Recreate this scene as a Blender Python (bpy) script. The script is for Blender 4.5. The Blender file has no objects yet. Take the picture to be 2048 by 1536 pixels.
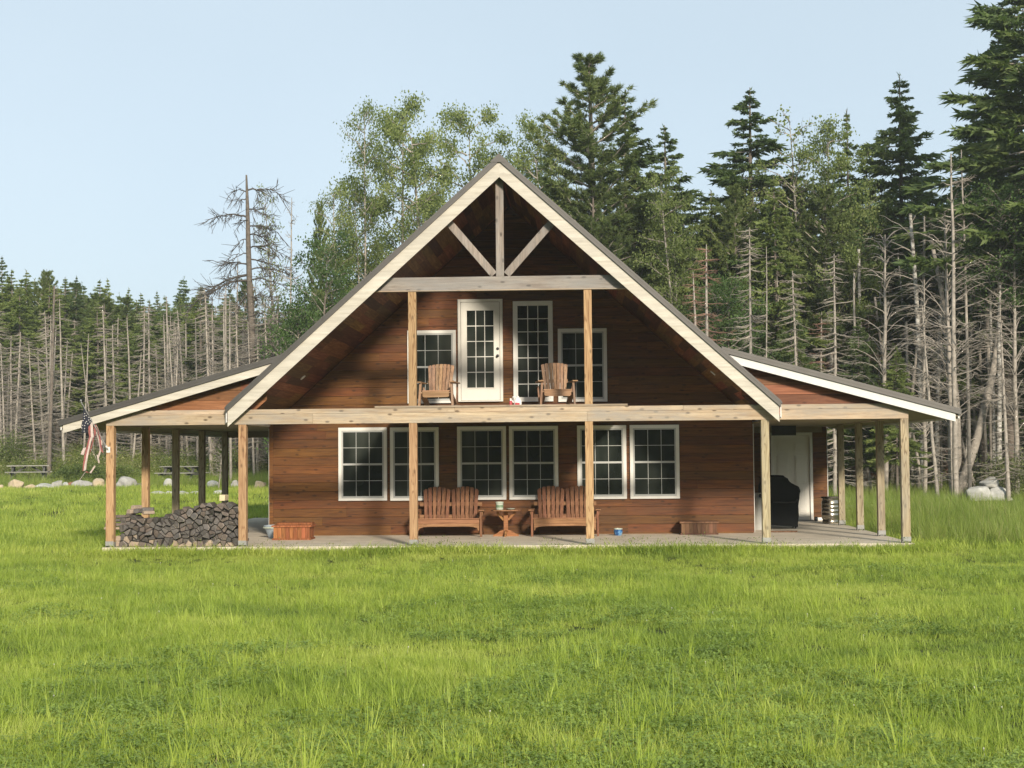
import bpy, math, random
import numpy as np
from mathutils import Vector, Matrix
R_ = math.radians
rnd = random.Random(7)
scene = bpy.context.scene
COL = scene.collection

# ------------------------------------------------------------------ camera
CF, CX, CY, CZ, YAW, PITCH, ROLL = 3004.05, 8.987, -28.362, 1.704, -0.0459, 0.0468, -0.0083
def cam_axes():
    cy, sy, cp, sp = math.cos(YAW), math.sin(YAW), math.cos(PITCH), math.sin(PITCH)
    w = Vector((sy*cp, cy*cp, sp)); r = Vector((cy, -sy, 0)); u = r.cross(w)
    cr, sr = math.cos(ROLL), math.sin(ROLL)
    return cr*r + sr*u, -sr*r + cr*u, w
AR, AU, AW = cam_axes()
CAM = Vector((CX, CY, CZ))
cd = bpy.data.cameras.new("camera"); cam = bpy.data.objects.new("camera", cd); COL.objects.link(cam)
cam.matrix_world = Matrix(((AR.x, AU.x, -AW.x, CX), (AR.y, AU.y, -AW.y, CY), (AR.z, AU.z, -AW.z, CZ), (0, 0, 0, 1)))
cd.sensor_width = 36; cd.lens = CF*36/2048; cd.clip_end = 3000; cd.clip_start = 0.1
scene.camera = cam
def at(px, py, Y):
    d = AW + AR*((px-1024)/CF) - AU*((py-768)/CF)
    return CAM + d*((Y-CY)/d.y)

# ------------------------------------------------------------------ light
SUN_EL = R_(21.0); SUN_AZ = math.atan2(0.338, -1.0)          # measured from +Y towards +X
world = bpy.data.worlds.new("World"); scene.world = world; world.use_nodes = True
nt = world.node_tree; nt.nodes.clear()
sky = nt.nodes.new("ShaderNodeTexSky"); sky.sky_type = 'NISHITA'; sky.sun_disc = False
sky.sun_elevation = SUN_EL; sky.sun_rotation = SUN_AZ
sky.air_density = 0.9; sky.dust_density = 2.2; sky.ozone_density = 2.0; sky.altitude = 300
hs = nt.nodes.new("ShaderNodeHueSaturation"); hs.inputs['Saturation'].default_value = 0.62
bg = nt.nodes.new("ShaderNodeBackground"); bg.inputs['Strength'].default_value = 0.15
ow = nt.nodes.new("ShaderNodeOutputWorld")
hz = nt.nodes.new("ShaderNodeMix"); hz.data_type = 'RGBA'; hz.inputs[0].default_value = 0.80   # smoky summer haze over the clear sky
wt = nt.nodes.new("ShaderNodeTexCoord"); wn = nt.nodes.new("ShaderNodeTexNoise"); wn.inputs['Scale'].default_value = 2.2; wn.inputs['Detail'].default_value = 4
wr = nt.nodes.new("ShaderNodeValToRGB"); wr.color_ramp.elements[0].position = .35; wr.color_ramp.elements[0].color = (1.66/3, 2.03/3, 2.24/3, 1); wr.color_ramp.elements[1].position = .7; wr.color_ramp.elements[1].color = (1.88/3, 2.24/3, 2.42/3, 1)
wm_ = nt.nodes.new("ShaderNodeVectorMath"); wm_.operation = 'SCALE'; wm_.inputs['Scale'].default_value = 3.0
nt.links.new(wt.outputs['Generated'], wn.inputs['Vector']); nt.links.new(wn.outputs[0], wr.inputs[0]); nt.links.new(wr.outputs[0], wm_.inputs[0]); nt.links.new(wm_.outputs[0], hz.inputs[7])
nt.links.new(sky.outputs[0], hs.inputs['Color']); nt.links.new(hs.outputs[0], hz.inputs[6]); nt.links.new(hz.outputs[2], bg.inputs[0]); nt.links.new(bg.outputs[0], ow.inputs[0])
sl = bpy.data.lights.new("sun", 'SUN'); sun = bpy.data.objects.new("sun", sl); COL.objects.link(sun)
sl.energy = 2.55; sl.angle = R_(6.0); sl.color = (1.0, 0.89, 0.74)
sdir = Vector((math.sin(SUN_AZ)*math.cos(SUN_EL), math.cos(SUN_AZ)*math.cos(SUN_EL), math.sin(SUN_EL)))
sun.rotation_euler = sdir.to_track_quat('Z', 'Y').to_euler()
scene.view_settings.view_transform = 'Standard'; scene.view_settings.look = 'None'
scene.view_settings.gamma = 1.0; scene.view_settings.exposure = 1.08
scene.cycles.max_bounces = 6; scene.cycles.diffuse_bounces = 3; scene.cycles.transparent_max_bounces = 4
scene.cycles.use_denoising = True

# ------------------------------------------------------------------ helpers
def tag(o, label=None, cat=None, group=None, kind=None):
    if label: o["label"] = label
    if cat: o["category"] = cat
    if group: o["group"] = group
    if kind: o["kind"] = kind
    return o
def empty(name, loc=(0, 0, 0), rz=0, label=None, cat=None, group=None):
    o = bpy.data.objects.new(name, None); COL.objects.link(o)
    o.location = loc; o.rotation_euler = (0, 0, rz); o.empty_display_size = 0.2
    return tag(o, label, cat, group)
def copy_tree(o, parent=None):
    c = o.copy(); COL.objects.link(c); c.parent = parent
    for ch in list(o.children): copy_tree(ch, c)
    return c

class MB:
    def __init__(s): s.v = []; s.f = []; s.m = []; s.r = []
    def add(s, vs, fs, mi=0, r=None):
        b = len(s.v); s.v += [tuple(p) for p in vs]
        r = rnd.random() if r is None else r
        for f in fs: s.f.append(tuple(i+b for i in f)); s.m.append(mi); s.r.append(r)
        return s
    def box(s, x0, x1, y0, y1, z0, z1, mi=0, r=None):
        return s.add([(x0,y0,z0),(x1,y0,z0),(x1,y1,z0),(x0,y1,z0),(x0,y0,z1),(x1,y0,z1),(x1,y1,z1),(x0,y1,z1)],
                     [(0,3,2,1),(4,5,6,7),(0,1,5,4),(1,2,6,5),(2,3,7,6),(3,0,4,7)], mi, r)
    def obox(s, c, sz, M=None, mi=0, r=None):
        c = Vector(c); M = M or Matrix.Identity(3); h = [q/2 for q in sz]
        vs = [c + M @ Vector((a*h[0], b*h[1], d*h[2])) for d in (-1,1) for a,b in ((-1,-1),(1,-1),(1,1),(-1,1))]
        return s.add(vs, [(0,3,2,1),(4,5,6,7),(0,1,5,4),(1,2,6,5),(2,3,7,6),(3,0,4,7)], mi, r)
    def bar(s, a, b, w, d, mi=0, up=(0,1,0), r=None):
        a = Vector(a); b = Vector(b); z = (b-a).normalized(); u = Vector(up)
        x = u.cross(z); x = x.normalized() if x.length > 1e-5 else Vector((1,0,0)); y = z.cross(x)
        M = Matrix((x, y, z)).transposed()
        return s.obox((a+b)/2, (w, d, (b-a).length), M, mi, r)
    def prism(s, pts, y0, y1, mi=0, r=None, tf=None):
        # pts: (x,z) outline counter-clockwise seen from -y
        n = len(pts); vs = [(x,y0,z) for x,z in pts] + [(x,y1,z) for x,z in pts]
        if tf: vs = [tf(Vector(p)) for p in vs]
        fs = [tuple(range(n)), tuple(range(2*n-1, n-1, -1))] + [(i, i+n, (i+1)%n+n, (i+1)%n) for i in range(n)]
        return s.add(vs, fs, mi, r)
    def tube(s, pts, rad, n=6, mi=0, cap=True, r=None):
        pts = [Vector(p) for p in pts]; vs = []; fs = []
        if not hasattr(rad, '__len__'): rad = [rad]*len(pts)
        for i, p in enumerate(pts):
            t = (pts[min(i+1, len(pts)-1)] - pts[max(i-1, 0)])
            t = t.normalized() if t.length > 1e-9 else Vector((0,0,1))
            a = Vector((0,0,1)) if abs(t.z) < 0.9 else Vector((1,0,0))
            x = t.cross(a).normalized(); y = t.cross(x)
            for k in range(n):
                an = 2*math.pi*k/n; vs.append(p + (x*math.cos(an) + y*math.sin(an))*rad[i])
        for i in range(len(pts)-1):
            for k in range(n):
                a, b = i*n+k, i*n+(k+1)%n; fs.append((a, a+n, b+n, b))
        if cap: fs.append(tuple(range(n))); fs.append(tuple(range((len(pts)-1)*n+n-1, (len(pts)-1)*n-1, -1)))
        return s.add(vs, fs, mi, r)
    def lathe(s, prof, n=20, c=(0,0,0), mi=0, r=None):
        vs = []; fs = []
        for rr, z in prof:
            for k in range(n):
                an = 2*math.pi*k/n; vs.append((c[0]+rr*math.cos(an), c[1]+rr*math.sin(an), c[2]+z))
        for i in range(len(prof)-1):
            for k in range(n):
                a, b = i*n+k, i*n+(k+1)%n; fs.append((a, b, b+n, a+n))
        fs.append(tuple(range(n-1, -1, -1))); m = (len(prof)-1)*n; fs.append(tuple(range(m, m+n)))
        return s.add(vs, fs, mi, r)
    def build(s, name, mats, parent=None, smooth=False, bevel=0, loc=None):
        me = bpy.data.meshes.new(name); me.from_pydata(s.v, [], s.f)
        if not isinstance(mats, (list, tuple)): mats = [mats]
        for m in mats: me.materials.append(m)
        me.polygons.foreach_set('material_index', s.m)
        a = me.attributes.new('rnd', 'FLOAT', 'FACE'); a.data.foreach_set('value', s.r)
        if smooth:
            me.polygons.foreach_set('use_smooth', [True]*len(s.f))
            if smooth != 'all': 
                try: me.set_sharp_from_angle(angle=R_(40))
                except Exception: pass
        me.update()
        o = bpy.data.objects.new(name, me); COL.objects.link(o)
        if parent: o.parent = parent
        if loc: o.location = loc
        if bevel:
            b = o.modifiers.new('bevel', 'BEVEL'); b.width = bevel; b.segments = 2; b.limit_method = 'ANGLE'; b.angle_limit = R_(50)
        return o

# ------------------------------------------------------------------ materials
def newmat(name):
    m = bpy.data.materials.new(name); m.use_nodes = True; t = m.node_tree; t.nodes.clear()
    o = t.nodes.new('ShaderNodeOutputMaterial'); p = t.nodes.new('ShaderNodeBsdfPrincipled')
    t.links.new(p.outputs[0], o.inputs[0]); return m, t, p, o
def N(t, typ, ins=None, **kw):
    n = t.nodes.new(typ)
    for k, v in kw.items(): setattr(n, k, v)
    for k, v in (ins or {}).items():
        if isinstance(v, bpy.types.NodeSocket): t.links.new(v, n.inputs[k])
        else: n.inputs[k].default_value = v
    return n
def ramp(t, fac, stops):
    n = t.nodes.new('ShaderNodeValToRGB'); e = n.color_ramp.elements
    while len(e) < len(stops): e.new(0.5)
    for i, (p, c) in enumerate(stops):
        e[i].position = p; e[i].color = tuple(c)+(1,) if len(c) == 3 else c
    t.links.new(fac, n.inputs[0]); return n.outputs[0]
def mixc(t, fac, a, b, mode='MIX'):
    n = t.nodes.new('ShaderNodeMix'); n.data_type = 'RGBA'; n.blend_type = mode
    for sock, v in ((n.inputs[0], fac), (n.inputs[6], a), (n.inputs[7], b)):
        if isinstance(v, bpy.types.NodeSocket): t.links.new(v, sock)
        elif hasattr(v, '__len__'): sock.default_value = tuple(v)+(1,) if len(v) == 3 else v
        else: sock.default_value = v
    return n.outputs[2]
def M_(t, op, a, b=None, c=None):
    n = t.nodes.new('ShaderNodeMath'); n.operation = op
    for i, v in enumerate((a, b, c)):
        if v is None: continue
        if isinstance(v, bpy.types.NodeSocket): t.links.new(v, n.inputs[i])
        else: n.inputs[i].default_value = v
    return n.outputs[0]
def attr(t, name='rnd'):
    return N(t, 'ShaderNodeAttribute', attribute_name=name).outputs['Fac']

def wood(name, dark, mid, light, axis='z', grain=14.0, rough=0.75, knots=0.5, var=0.5, weather=0.0, wcol=(0.25,0.24,0.22), bump=0.25, figure=0.5, figdark=None):
    m, t, p, o = newmat(name)
    tc = N(t, 'ShaderNodeTexCoord').outputs['Object']; r = attr(t)
    off = N(t, 'ShaderNodeCombineXYZ', {'X': M_(t, 'MULTIPLY', r, 37.0), 'Y': M_(t, 'MULTIPLY', r, 91.0), 'Z': M_(t, 'MULTIPLY', r, 53.0)}).outputs[0]
    co = N(t, 'ShaderNodeVectorMath', {0: tc, 1: off}, operation='ADD').outputs[0]
    k = {'x': (0.06, 1, 1), 'y': (1, 0.06, 1), 'z': (1, 1, 0.06)}[axis]
    g1 = N(t, 'ShaderNodeMapping', {'Vector': co, 'Scale': tuple(q*grain for q in k)}).outputs[0]
    n1 = N(t, 'ShaderNodeTexNoise', {'Vector': g1, 'Scale': 3.0, 'Detail': 5.0, 'Roughness': 0.6}).outputs[0]
    k2 = {'x': (0.09, 1, 1), 'y': (1, 0.09, 1), 'z': (1, 1, 0.09)}[axis]
    g2 = N(t, 'ShaderNodeMapping', {'Vector': co, 'Scale': k2}).outputs[0]
    n2 = N(t, 'ShaderNodeTexNoise', {'Vector': g2, 'Scale': 5.0, 'Detail': 2.0}).outputs[0]
    rings = M_(t, 'ABSOLUTE', M_(t, 'SUBTRACT', M_(t, 'FRACT', M_(t, 'MULTIPLY', n2, 22.0)), 0.5))
    rings = N(t, 'ShaderNodeMapRange', {0: rings, 1: 0.30, 2: 0.47, 3: 0.0, 4: 1.0}).outputs[0]
    base = ramp(t, n1, [(0.3, dark), (0.5, mid), (0.72, light)])
    base = mixc(t, M_(t, 'MULTIPLY', rings, figure), base, figdark or dark)
    sp = N(t, 'ShaderNodeSeparateXYZ', {0: co}).outputs; ax = {'x': 0, 'y': 1, 'z': 2}[axis]; ot = [q for q in (0, 1, 2) if q != ax]
    k2d = N(t, 'ShaderNodeCombineXYZ', {0: M_(t, 'MULTIPLY', sp[ax], 2.6), 1: M_(t, 'MULTIPLY', M_(t, 'ADD', sp[ot[0]], sp[ot[1]]), 5.5), 2: 0.0}).outputs[0]
    vo = N(t, 'ShaderNodeTexVoronoi', {'Vector': k2d, 'Scale': 1.0}, voronoi_dimensions='2D')
    pick = M_(t, 'GREATER_THAN', N(t, 'ShaderNodeSeparateColor', {0: vo.outputs['Color']}).outputs[0], 0.45)
    kd = M_(t, 'ADD', vo.outputs['Distance'], M_(t, 'MULTIPLY', M_(t, 'SUBTRACT', n1, 0.5), 0.10))
    kn = M_(t, 'MULTIPLY', M_(t, 'MULTIPLY', N(t, 'ShaderNodeMapRange', {0: kd, 1: 0.06, 2: 0.15, 3: 1.0, 4: 0.0}).outputs[0], knots), pick)
    base = mixc(t, kn, base, tuple(q*0.45 for q in dark))
    # board to board tone
    hv = N(t, 'ShaderNodeHueSaturation', {'Color': base, 'Value': N(t, 'ShaderNodeMapRange', {0: r, 1: 0, 2: 1, 3: 1-var*0.5, 4: 1+var*0.5}).outputs[0],
          'Hue': N(t, 'ShaderNodeMapRange', {0: M_(t,'FRACT',M_(t,'MULTIPLY',r,7.3)), 1: 0, 2: 1, 3: 0.5-var*0.022, 4: 0.5+var*0.022}).outputs[0]}).outputs[0]
    col = hv
    if weather > 0:
        wn = N(t, 'ShaderNodeTexNoise', {'Vector': N(t, 'ShaderNodeMapping', {'Vector': tc, 'Scale': {'x': (0.6,2,2.5), 'y': (2,0.6,2.5), 'z': (3,3,0.7)}[axis]}).outputs[0], 'Scale': 1.5, 'Detail': 6.0, 'Roughness': 0.7}).outputs[0]
        col = mixc(t, M_(t, 'MULTIPLY', N(t, 'ShaderNodeMapRange', {0: wn, 1: 0.42, 2: 0.66, 3: 0.0, 4: 1.0}).outputs[0], weather), hv, wcol)
    t.links.new(col, p.inputs['Base Color']); p.inputs['Roughness'].default_value = rough
    p.inputs['Specular IOR Level'].default_value = 0.25
    b = N(t, 'ShaderNodeBump', {'Strength': bump, 'Distance': 0.004, 'Height': n1}); t.links.new(b.outputs[0], p.inputs['Normal'])
    return m

def plain(name, col, rough=0.5, metal=0.0, noise=0.12, scale=8.0, spec=0.5, bump=0.0, dirt=None, coords='Object'):
    m, t, p, o = newmat(name)
    tc = N(t, 'ShaderNodeTexCoord').outputs[coords]
    n = N(t, 'ShaderNodeTexNoise', {'Vector': tc, 'Scale': scale, 'Detail': 6.0, 'Roughness': 0.65}).outputs[0]
    a = tuple(q*(1-noise) for q in col); b = tuple(min(1, q*(1+noise)) for q in col)
    c = ramp(t, n, [(0.3, a), (0.7, b)])
    if dirt:
        n2 = N(t, 'ShaderNodeTexNoise', {'Vector': tc, 'Scale': scale*0.35, 'Detail': 8.0, 'Roughness': 0.75}).outputs[0]
        c = mixc(t, M_(t, 'MULTIPLY', N(t, 'ShaderNodeMapRange', {0: n2, 1: 0.45, 2: 0.7}).outputs[0], dirt[1]), c, dirt[0])
    t.links.new(c, p.inputs['Base Color']); p.inputs['Roughness'].default_value = rough; p.inputs['Metallic'].default_value = metal
    p.inputs['Specular IOR Level'].default_value = spec
    if bump:
        bb = N(t, 'ShaderNodeBump', {'Strength': bump, 'Distance': 0.02, 'Height': n}); t.links.new(bb.outputs[0], p.inputs['Normal'])
    return m

def leafmat(name, c1, c2, c3, transl=0.3, pos_scale=0.5, rough=0.6):
    """foliage: tone from per-face random, per-tree random and slow position noise"""
    m, t, p, o = newmat(name)
    r = attr(t); oi = N(t, 'ShaderNodeObjectInfo').outputs['Random']
    geo = N(t, 'ShaderNodeNewGeometry').outputs['Position']
    n = N(t, 'ShaderNodeTexNoise', {'Vector': geo, 'Scale': pos_scale, 'Detail': 3.0}).outputs[0]
    f = M_(t, 'ADD', M_(t, 'ADD', M_(t, 'MULTIPLY', r, 0.42), M_(t, 'MULTIPLY', oi, 0.22)), M_(t, 'MULTIPLY', N(t, 'ShaderNodeMapRange', {0: n, 1: 0.3, 2: 0.7}).outputs[0], 0.36))
    c = ramp(t, f, [(0.12, c1), (0.5, c2), (0.9, c3)])
    t.links.new(c, p.inputs['Base Color']); p.inputs['Roughness'].default_value = rough; p.inputs['Specular IOR Level'].default_value = 0.25
    tr = N(t, 'ShaderNodeBsdfTranslucent', {'Color': mixc(t, 1.0, c, (1.0, 1.15, 0.5), 'MULTIPLY')})
    mx = N(t, 'ShaderNodeMixShader', {0: transl, 1: p.outputs[0], 2: tr.outputs[0]}); t.links.new(mx.outputs[0], o.inputs[0])
    return m

MT = {}
MT['siding'] = wood('red_cedar_siding', (0.056,0.020,0.006), (0.128,0.047,0.0115), (0.19,0.074,0.018), 'x', grain=10, rough=0.55, knots=0.75, var=0.5, figure=0.3, weather=0.45, wcol=(0.085,0.044,0.018))
MT['infill'] = wood('cedar_infill', (0.13,0.052,0.022), (0.20,0.085,0.036), (0.28,0.125,0.055), 'x', grain=10, rough=0.6, knots=0.6, var=0.6, figure=0.3)
MT['soffit'] = wood('soffit_planks', (0.09,0.036,0.013), (0.16,0.068,0.025), (0.26,0.13,0.055), 'y', grain=8, rough=0.55, knots=0.5, var=1.3, figure=0.3)
MT['barge'] = wood('barge_boards', (0.44,0.40,0.33), (0.55,0.51,0.43), (0.64,0.60,0.52), 'x', grain=6, knots=0.15, var=0.15, weather=0.5, wcol=(0.36,0.34,0.30), figure=0.12, bump=0.1)
MT['barge_w'] = plain('white_fascia', (0.60,0.595,0.57), 0.5, noise=0.06)
MT['beam'] = wood('beam_lumber', (0.30,0.21,0.135), (0.43,0.325,0.22), (0.54,0.43,0.30), 'x', grain=8, knots=1.0, var=0.25, weather=0.8, wcol=(0.30,0.275,0.24), figure=0.3)
MT['beam_g'] = wood('grey_beam_lumber', (0.17,0.14,0.115), (0.27,0.235,0.20), (0.38,0.34,0.29), 'x', grain=8, knots=0.9, var=0.2, weather=0.75, wcol=(0.24,0.235,0.225), figure=0.3)
MT['beam_gz'] = wood('grey_brace_lumber', (0.16,0.13,0.105), (0.27,0.225,0.185), (0.40,0.34,0.28), 'z', grain=8, knots=0.9, var=0.2, weather=0.7, wcol=(0.24,0.23,0.22), figure=0.35)
MT['post'] = wood('post_lumber', (0.30,0.175,0.085), (0.42,0.265,0.14), (0.53,0.36,0.20), 'z', grain=9, knots=0.8, var=0.3, figure=0.8, figdark=(0.19,0.09,0.04), weather=0.4, wcol=(0.30,0.20,0.11))
MT['post_w'] = wood('shaded_post_lumber', (0.25,0.20,0.12), (0.37,0.305,0.19), (0.48,0.41,0.27), 'z', grain=9, knots=0.7, var=0.25, figure=0.8, weather=0.4, figdark=(0.14,0.09,0.045))  # shaded copy of the post lumber: shade put into a duller, greener colour
MT['deckw'] = wood('deck_lumber', (0.20,0.15,0.10), (0.30,0.23,0.16), (0.40,0.31,0.22), 'x', grain=8, var=0.5, weather=0.4)
MT['ceil'] = plain('porch_ceiling_plywood', (0.24,0.19,0.12), 0.7, noise=0.2, scale=2.0)
MT['roofm'] = plain('dark_roof_metal', (0.085,0.080,0.073), 0.42, metal=0.35, noise=0.12, scale=3)
MT['white'] = plain('white_vinyl', (0.70,0.69,0.65), 0.4, noise=0.04)
MT['sash'] = plain('grey_sash', (0.42,0.43,0.42), 0.4, noise=0.05)
MT['door'] = plain('white_door_paint', (0.68,0.66,0.60), 0.35, noise=0.03)
MT['steel'] = plain('galvanised_steel', (0.27,0.27,0.26), 0.6, metal=0.3, noise=0.15, scale=20)
MT['black'] = plain('black_plastic', (0.012,0.012,0.013), 0.45)
MT['glass'] = plain('dark_window_glass', (0.017,0.022,0.019), 0.05, noise=0.6, scale=1.6, spec=0.5)
def glassm():
    m, t, p, o = newmat('dark_window_glass'); geo = N(t, 'ShaderNodeNewGeometry').outputs['Position']
    n = N(t, 'ShaderNodeTexNoise', {'Vector': N(t, 'ShaderNodeMapping', {'Vector': geo, 'Scale': (1.3, 1, .55)}).outputs[0], 'Scale': 0.9, 'Detail': 3.0}).outputs[0]
    t.links.new(ramp(t, n, [(.38, (.006,.008,.007)), (.52, (.019,.024,.020)), (.68, (.050,.056,.048))]), p.inputs['Base Color'])
    p.inputs['Roughness'].default_value = .05; b = N(t, 'ShaderNodeBump', {'Strength': .06, 'Distance': .01, 'Height': N(t, 'ShaderNodeTexNoise', {'Vector': geo, 'Scale': 1.6}).outputs[0]}); t.links.new(b.outputs[0], p.inputs['Normal']); return m
MT['glass'] = glassm()
MT['screen'] = plain('window_screen_mesh', (0.020,0.025,0.024), 0.35, noise=0.2, scale=2, spec=0.4)
MT['concrete'] = plain('porch_concrete', (0.60,0.53,0.42), 0.85, noise=0.16, scale=3.0, bump=0.15, dirt=((0.30,0.26,0.20), 0.5))
MT['bark'] = plain('spruce_bark', (0.13,0.105,0.085), 0.9, noise=0.45, scale=9, bump=0.5, dirt=((0.24,0.22,0.18), 0.6))
MT['dead'] = plain('dead_grey_bark', (0.33,0.295,0.25), 0.9, noise=0.35, scale=7, dirt=((0.13,0.11,0.09), 0.5))
MT['deadtwig'] = plain('dead_twigs', (0.30,0.265,0.22), 0.9, noise=0.3, scale=1.0)
MT['deadred'] = plain('rusty_twigs', (0.24,0.14,0.10), 0.9, noise=0.3, scale=1.0)
MT['spruce'] = leafmat('spruce_needles', (0.065,0.098,0.030), (0.165,0.215,0.062), (0.31,0.35,0.115), 0.38, 0.35)
MT['spruce_d'] = leafmat('dark_spruce_needles', (0.036,0.064,0.025), (0.10,0.148,0.048), (0.21,0.255,0.082), 0.34, 0.35)
MT['pine'] = leafmat('pine_needles', (0.048,0.074,0.024), (0.12,0.160,0.050), (0.24,0.28,0.095), 0.33, 0.4)
MT['leaf'] = leafmat('broad_leaves', (0.075,0.105,0.028), (0.17,0.215,0.065), (0.33,0.37,0.15), 0.42, 0.5)
MT['leaf_d'] = leafmat('deep_green_leaves', (0.034,0.066,0.020), (0.085,0.145,0.042), (0.17,0.24,0.075), 0.38, 0.5)

def barkbirch():
    m, t, p, o = newmat('birch_bark')
    tc = N(t, 'ShaderNodeTexCoord').outputs['Object']
    mp = N(t, 'ShaderNodeMapping', {'Vector': tc, 'Scale': (3, 3, 7)}).outputs[0]
    n = N(t, 'ShaderNodeTexNoise', {'Vector': mp, 'Scale': 1.6, 'Detail': 6.0, 'Roughness': 0.7}).outputs[0]
    t.links.new(ramp(t, n, [(0.42, (0.07,0.06,0.05)), (0.5, (0.30,0.28,0.24)), (0.62, (0.52,0.50,0.45))]), p.inputs['Base Color'])
    p.inputs['Roughness'].default_value = 0.8; return m
MT['birch'] = barkbirch()

# ------------------------------------------------------------------ terrain
def sstep(a, b, x):
    q = min(1, max(0, (x-a)/(b-a))); return q*q*(3-2*q)
def zg(x, y):
    k = 1.0 - 0.55*sstep(0, 22, x)
    z = -0.17 + k*(0.60*sstep(8, 36, y) + 0.95*sstep(30, 70, y))
    z += 0.025*math.sin(x*0.55+1)*math.sin(y*0.43) + 0.018*math.sin(x*1.3+y*0.9)
    if -2 < x < 17 and -2 < y < 15: z = min(z, -0.15) if (-0.2 < x < 15.2 and -0.2 < y < 13.2) else z
    return z

def ground_mat():
    m, t, p, o = newmat('lawn_soil')
    geo = N(t, 'ShaderNodeNewGeometry').outputs['Position']
    n = N(t, 'ShaderNodeTexNoise', {'Vector': geo, 'Scale': 0.35, 'Detail': 8.0, 'Roughness': 0.7}).outputs[0]
    n2 = N(t, 'ShaderNodeTexNoise', {'Vector': geo, 'Scale': 18.0, 'Detail': 4.0}).outputs[0]
    c = mixc(t, n2, (0.030,0.042,0.012), ramp(t, n, [(0.35, (0.050,0.070,0.018)), (0.65, (0.085,0.095,0.028))]))
    t.links.new(c, p.inputs['Base Color']); p.inputs['Roughness'].default_value = 0.95; p.inputs['Specular IOR Level'].default_value = 0.1
    return m
def build_ground():
    xs = sorted(set([-300,-200,-140,-90] + [q*1.0 for q in range(-70, 86)] + [100,150,220,300]))
    ys = sorted(set([-250,-180,-120,-90,-70,-50] + [q*1.0 for q in range(-40, 101)] + [120,160,220,320]))
    vs = [(x, y, zg(x, y)) for y in ys for x in xs]; nx = len(xs)
    fs = [(j*nx+i, j*nx+i+1, (j+1)*nx+i+1, (j+1)*nx+i) for j in range(len(ys)-1) for i in range(nx-1)]
    mb = MB(); mb.add(vs, fs); o = mb.build('ground', ground_mat(), smooth='all'); tag(o, kind='structure'); return o
build_ground()

# ------------------------------------------------------------------ house
HW = 15.0; WY = 3.73; RX = 7.49; RZ = 7.34; RS = 0.902
XL, XR = 2.275, 12.62; YB = 13.0
def zt(x): return RZ - RS*abs(x-RX)
def zpl(x): return 2.40 + 0.283*(x+0.93)
def zpr(x): return 2.46 + 0.275*(16.0-x)
house = empty('house', (0, 0, 0), 0, 'brown cedar house with steep front gable and wraparound porch on posts', 'house')
mb = MB(); mb.box(-0.13, 15.13, -0.13, 13.1, -0.30, 0.0)
slab = mb.build('pavement', MT['concrete'], bevel=0.012); tag(slab, kind='structure')

def boards(mb, x0, x1, z0, z1, y, xl=None, xr=None, h=0.185, th=0.02, r=rnd, axis='front'):
    """ship-lap rows; xl(z)/xr(z) clip slanted ends"""
    z = z0
    while z < z1-0.01:
        zz = min(z+h, z1); g = 0.0018
        a0 = max(x0, xl(z)) if xl else x0; b0 = min(x1, xr(z)) if xr else x1
        a1 = max(x0, xl(zz)) if xl else x0; b1 = min(x1, xr(zz)) if xr else x1
        if b0-a0 < 0.05: break
        if b1 < a1: a1 = b1 = (a1+b1)/2
        cuts = [a0]; c = a0 + r.uniform(0.8, 3.6)
        while c < b0-0.5: cuts.append(c); c += r.uniform(1.8, 4.2)
        cuts.append(b0)
        for i in range(len(cuts)-1):
            ba, bb = cuts[i]+(0.001 if i else 0), cuts[i+1]-0.001
            ta, tb = (a1 if i == 0 else min(max(ba, a1), b1)), (b1 if i == len(cuts)-2 else max(min(bb, b1), a1))
            jy = r.uniform(0, 0.0015)
            rows = [(ba, bb, z, y), (ba, bb, z+g*0.6, y-th*0.55), (ba, bb, z+g*2.2, y-th-jy), (ta, tb, zz-g*2.2, y-th-jy), (ta, tb, zz-g*0.6, y-th*0.55), (ta, tb, zz, y)]
            vs = []
            for (a, b, q, yy) in rows: vs += [(a, yy, q), (b, yy, q)]
            fs = [(2*k, 2*k+1, 2*k+3, 2*k+2) for k in range(5)] + [(0, 2, 4, 6, 8, 10)[::-1], (1, 3, 5, 7, 9, 11)]
            if axis == 'side': vs = [(q[1], q[0], q[2]) for q in vs]
            mb.add(vs, fs, 0, r.random())
        z = zz

# front wall, one mesh of boards on a backing
under = lambda z: (RZ-0.31-z)/RS
mb = MB()
boards(mb, XL, XR, 0.02, 7.0, WY, lambda z: RX-under(z), lambda z: RX+under(z))
mb.prism([(XL+.01, 0.01), (XR-.01, 0.01), (XR-.01, zt(XR)-.32), (RX, RZ-.33), (XL+.01, zt(XL)-.32)], WY, WY+0.12, 0, 0.5)
front = mb.build('front_wall', MT['siding'], house)
mb = MB(); mb.box(XL, XL+.14, WY+.125, YB, 0.01, 2.32); mb.build('side_wall', MT['siding'], house)
mb = MB(); mb.box(XR-.14, XR, WY+.125, YB, 0.01, 2.32); mb.build('side_wall', MT['siding'], house)
mb = MB(); mb.prism([(XL+.15, 0.01), (XR-.15, 0.01), (XR-.15, zt(XR-.15)-.32), (RX, RZ-.33), (XL+.15, zt(XL+.15)-.32)], YB-.2, YB-.05); mb.build('back_wall', MT['siding'], house)
# corner trims
for x in (XL-0.012, XR+0.002):
    mb = MB(); mb.box(x, x+.010, WY-.026, WY+.06, 0.02, 2.3); mb.build('corner_trim', MT['white'], house)
mb = MB(); mb.box(XL-0.002, XL+.085, WY-.034, WY-.0225, 0.02, 2.75); mb.build('corner_board', MT['siding'], house)
mb = MB(); mb.box(XL+.1, XR-.02, WY-.045, WY-.024, 0.001, 0.03); mb.build('sill_flashing', MT['siding'], house)

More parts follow.
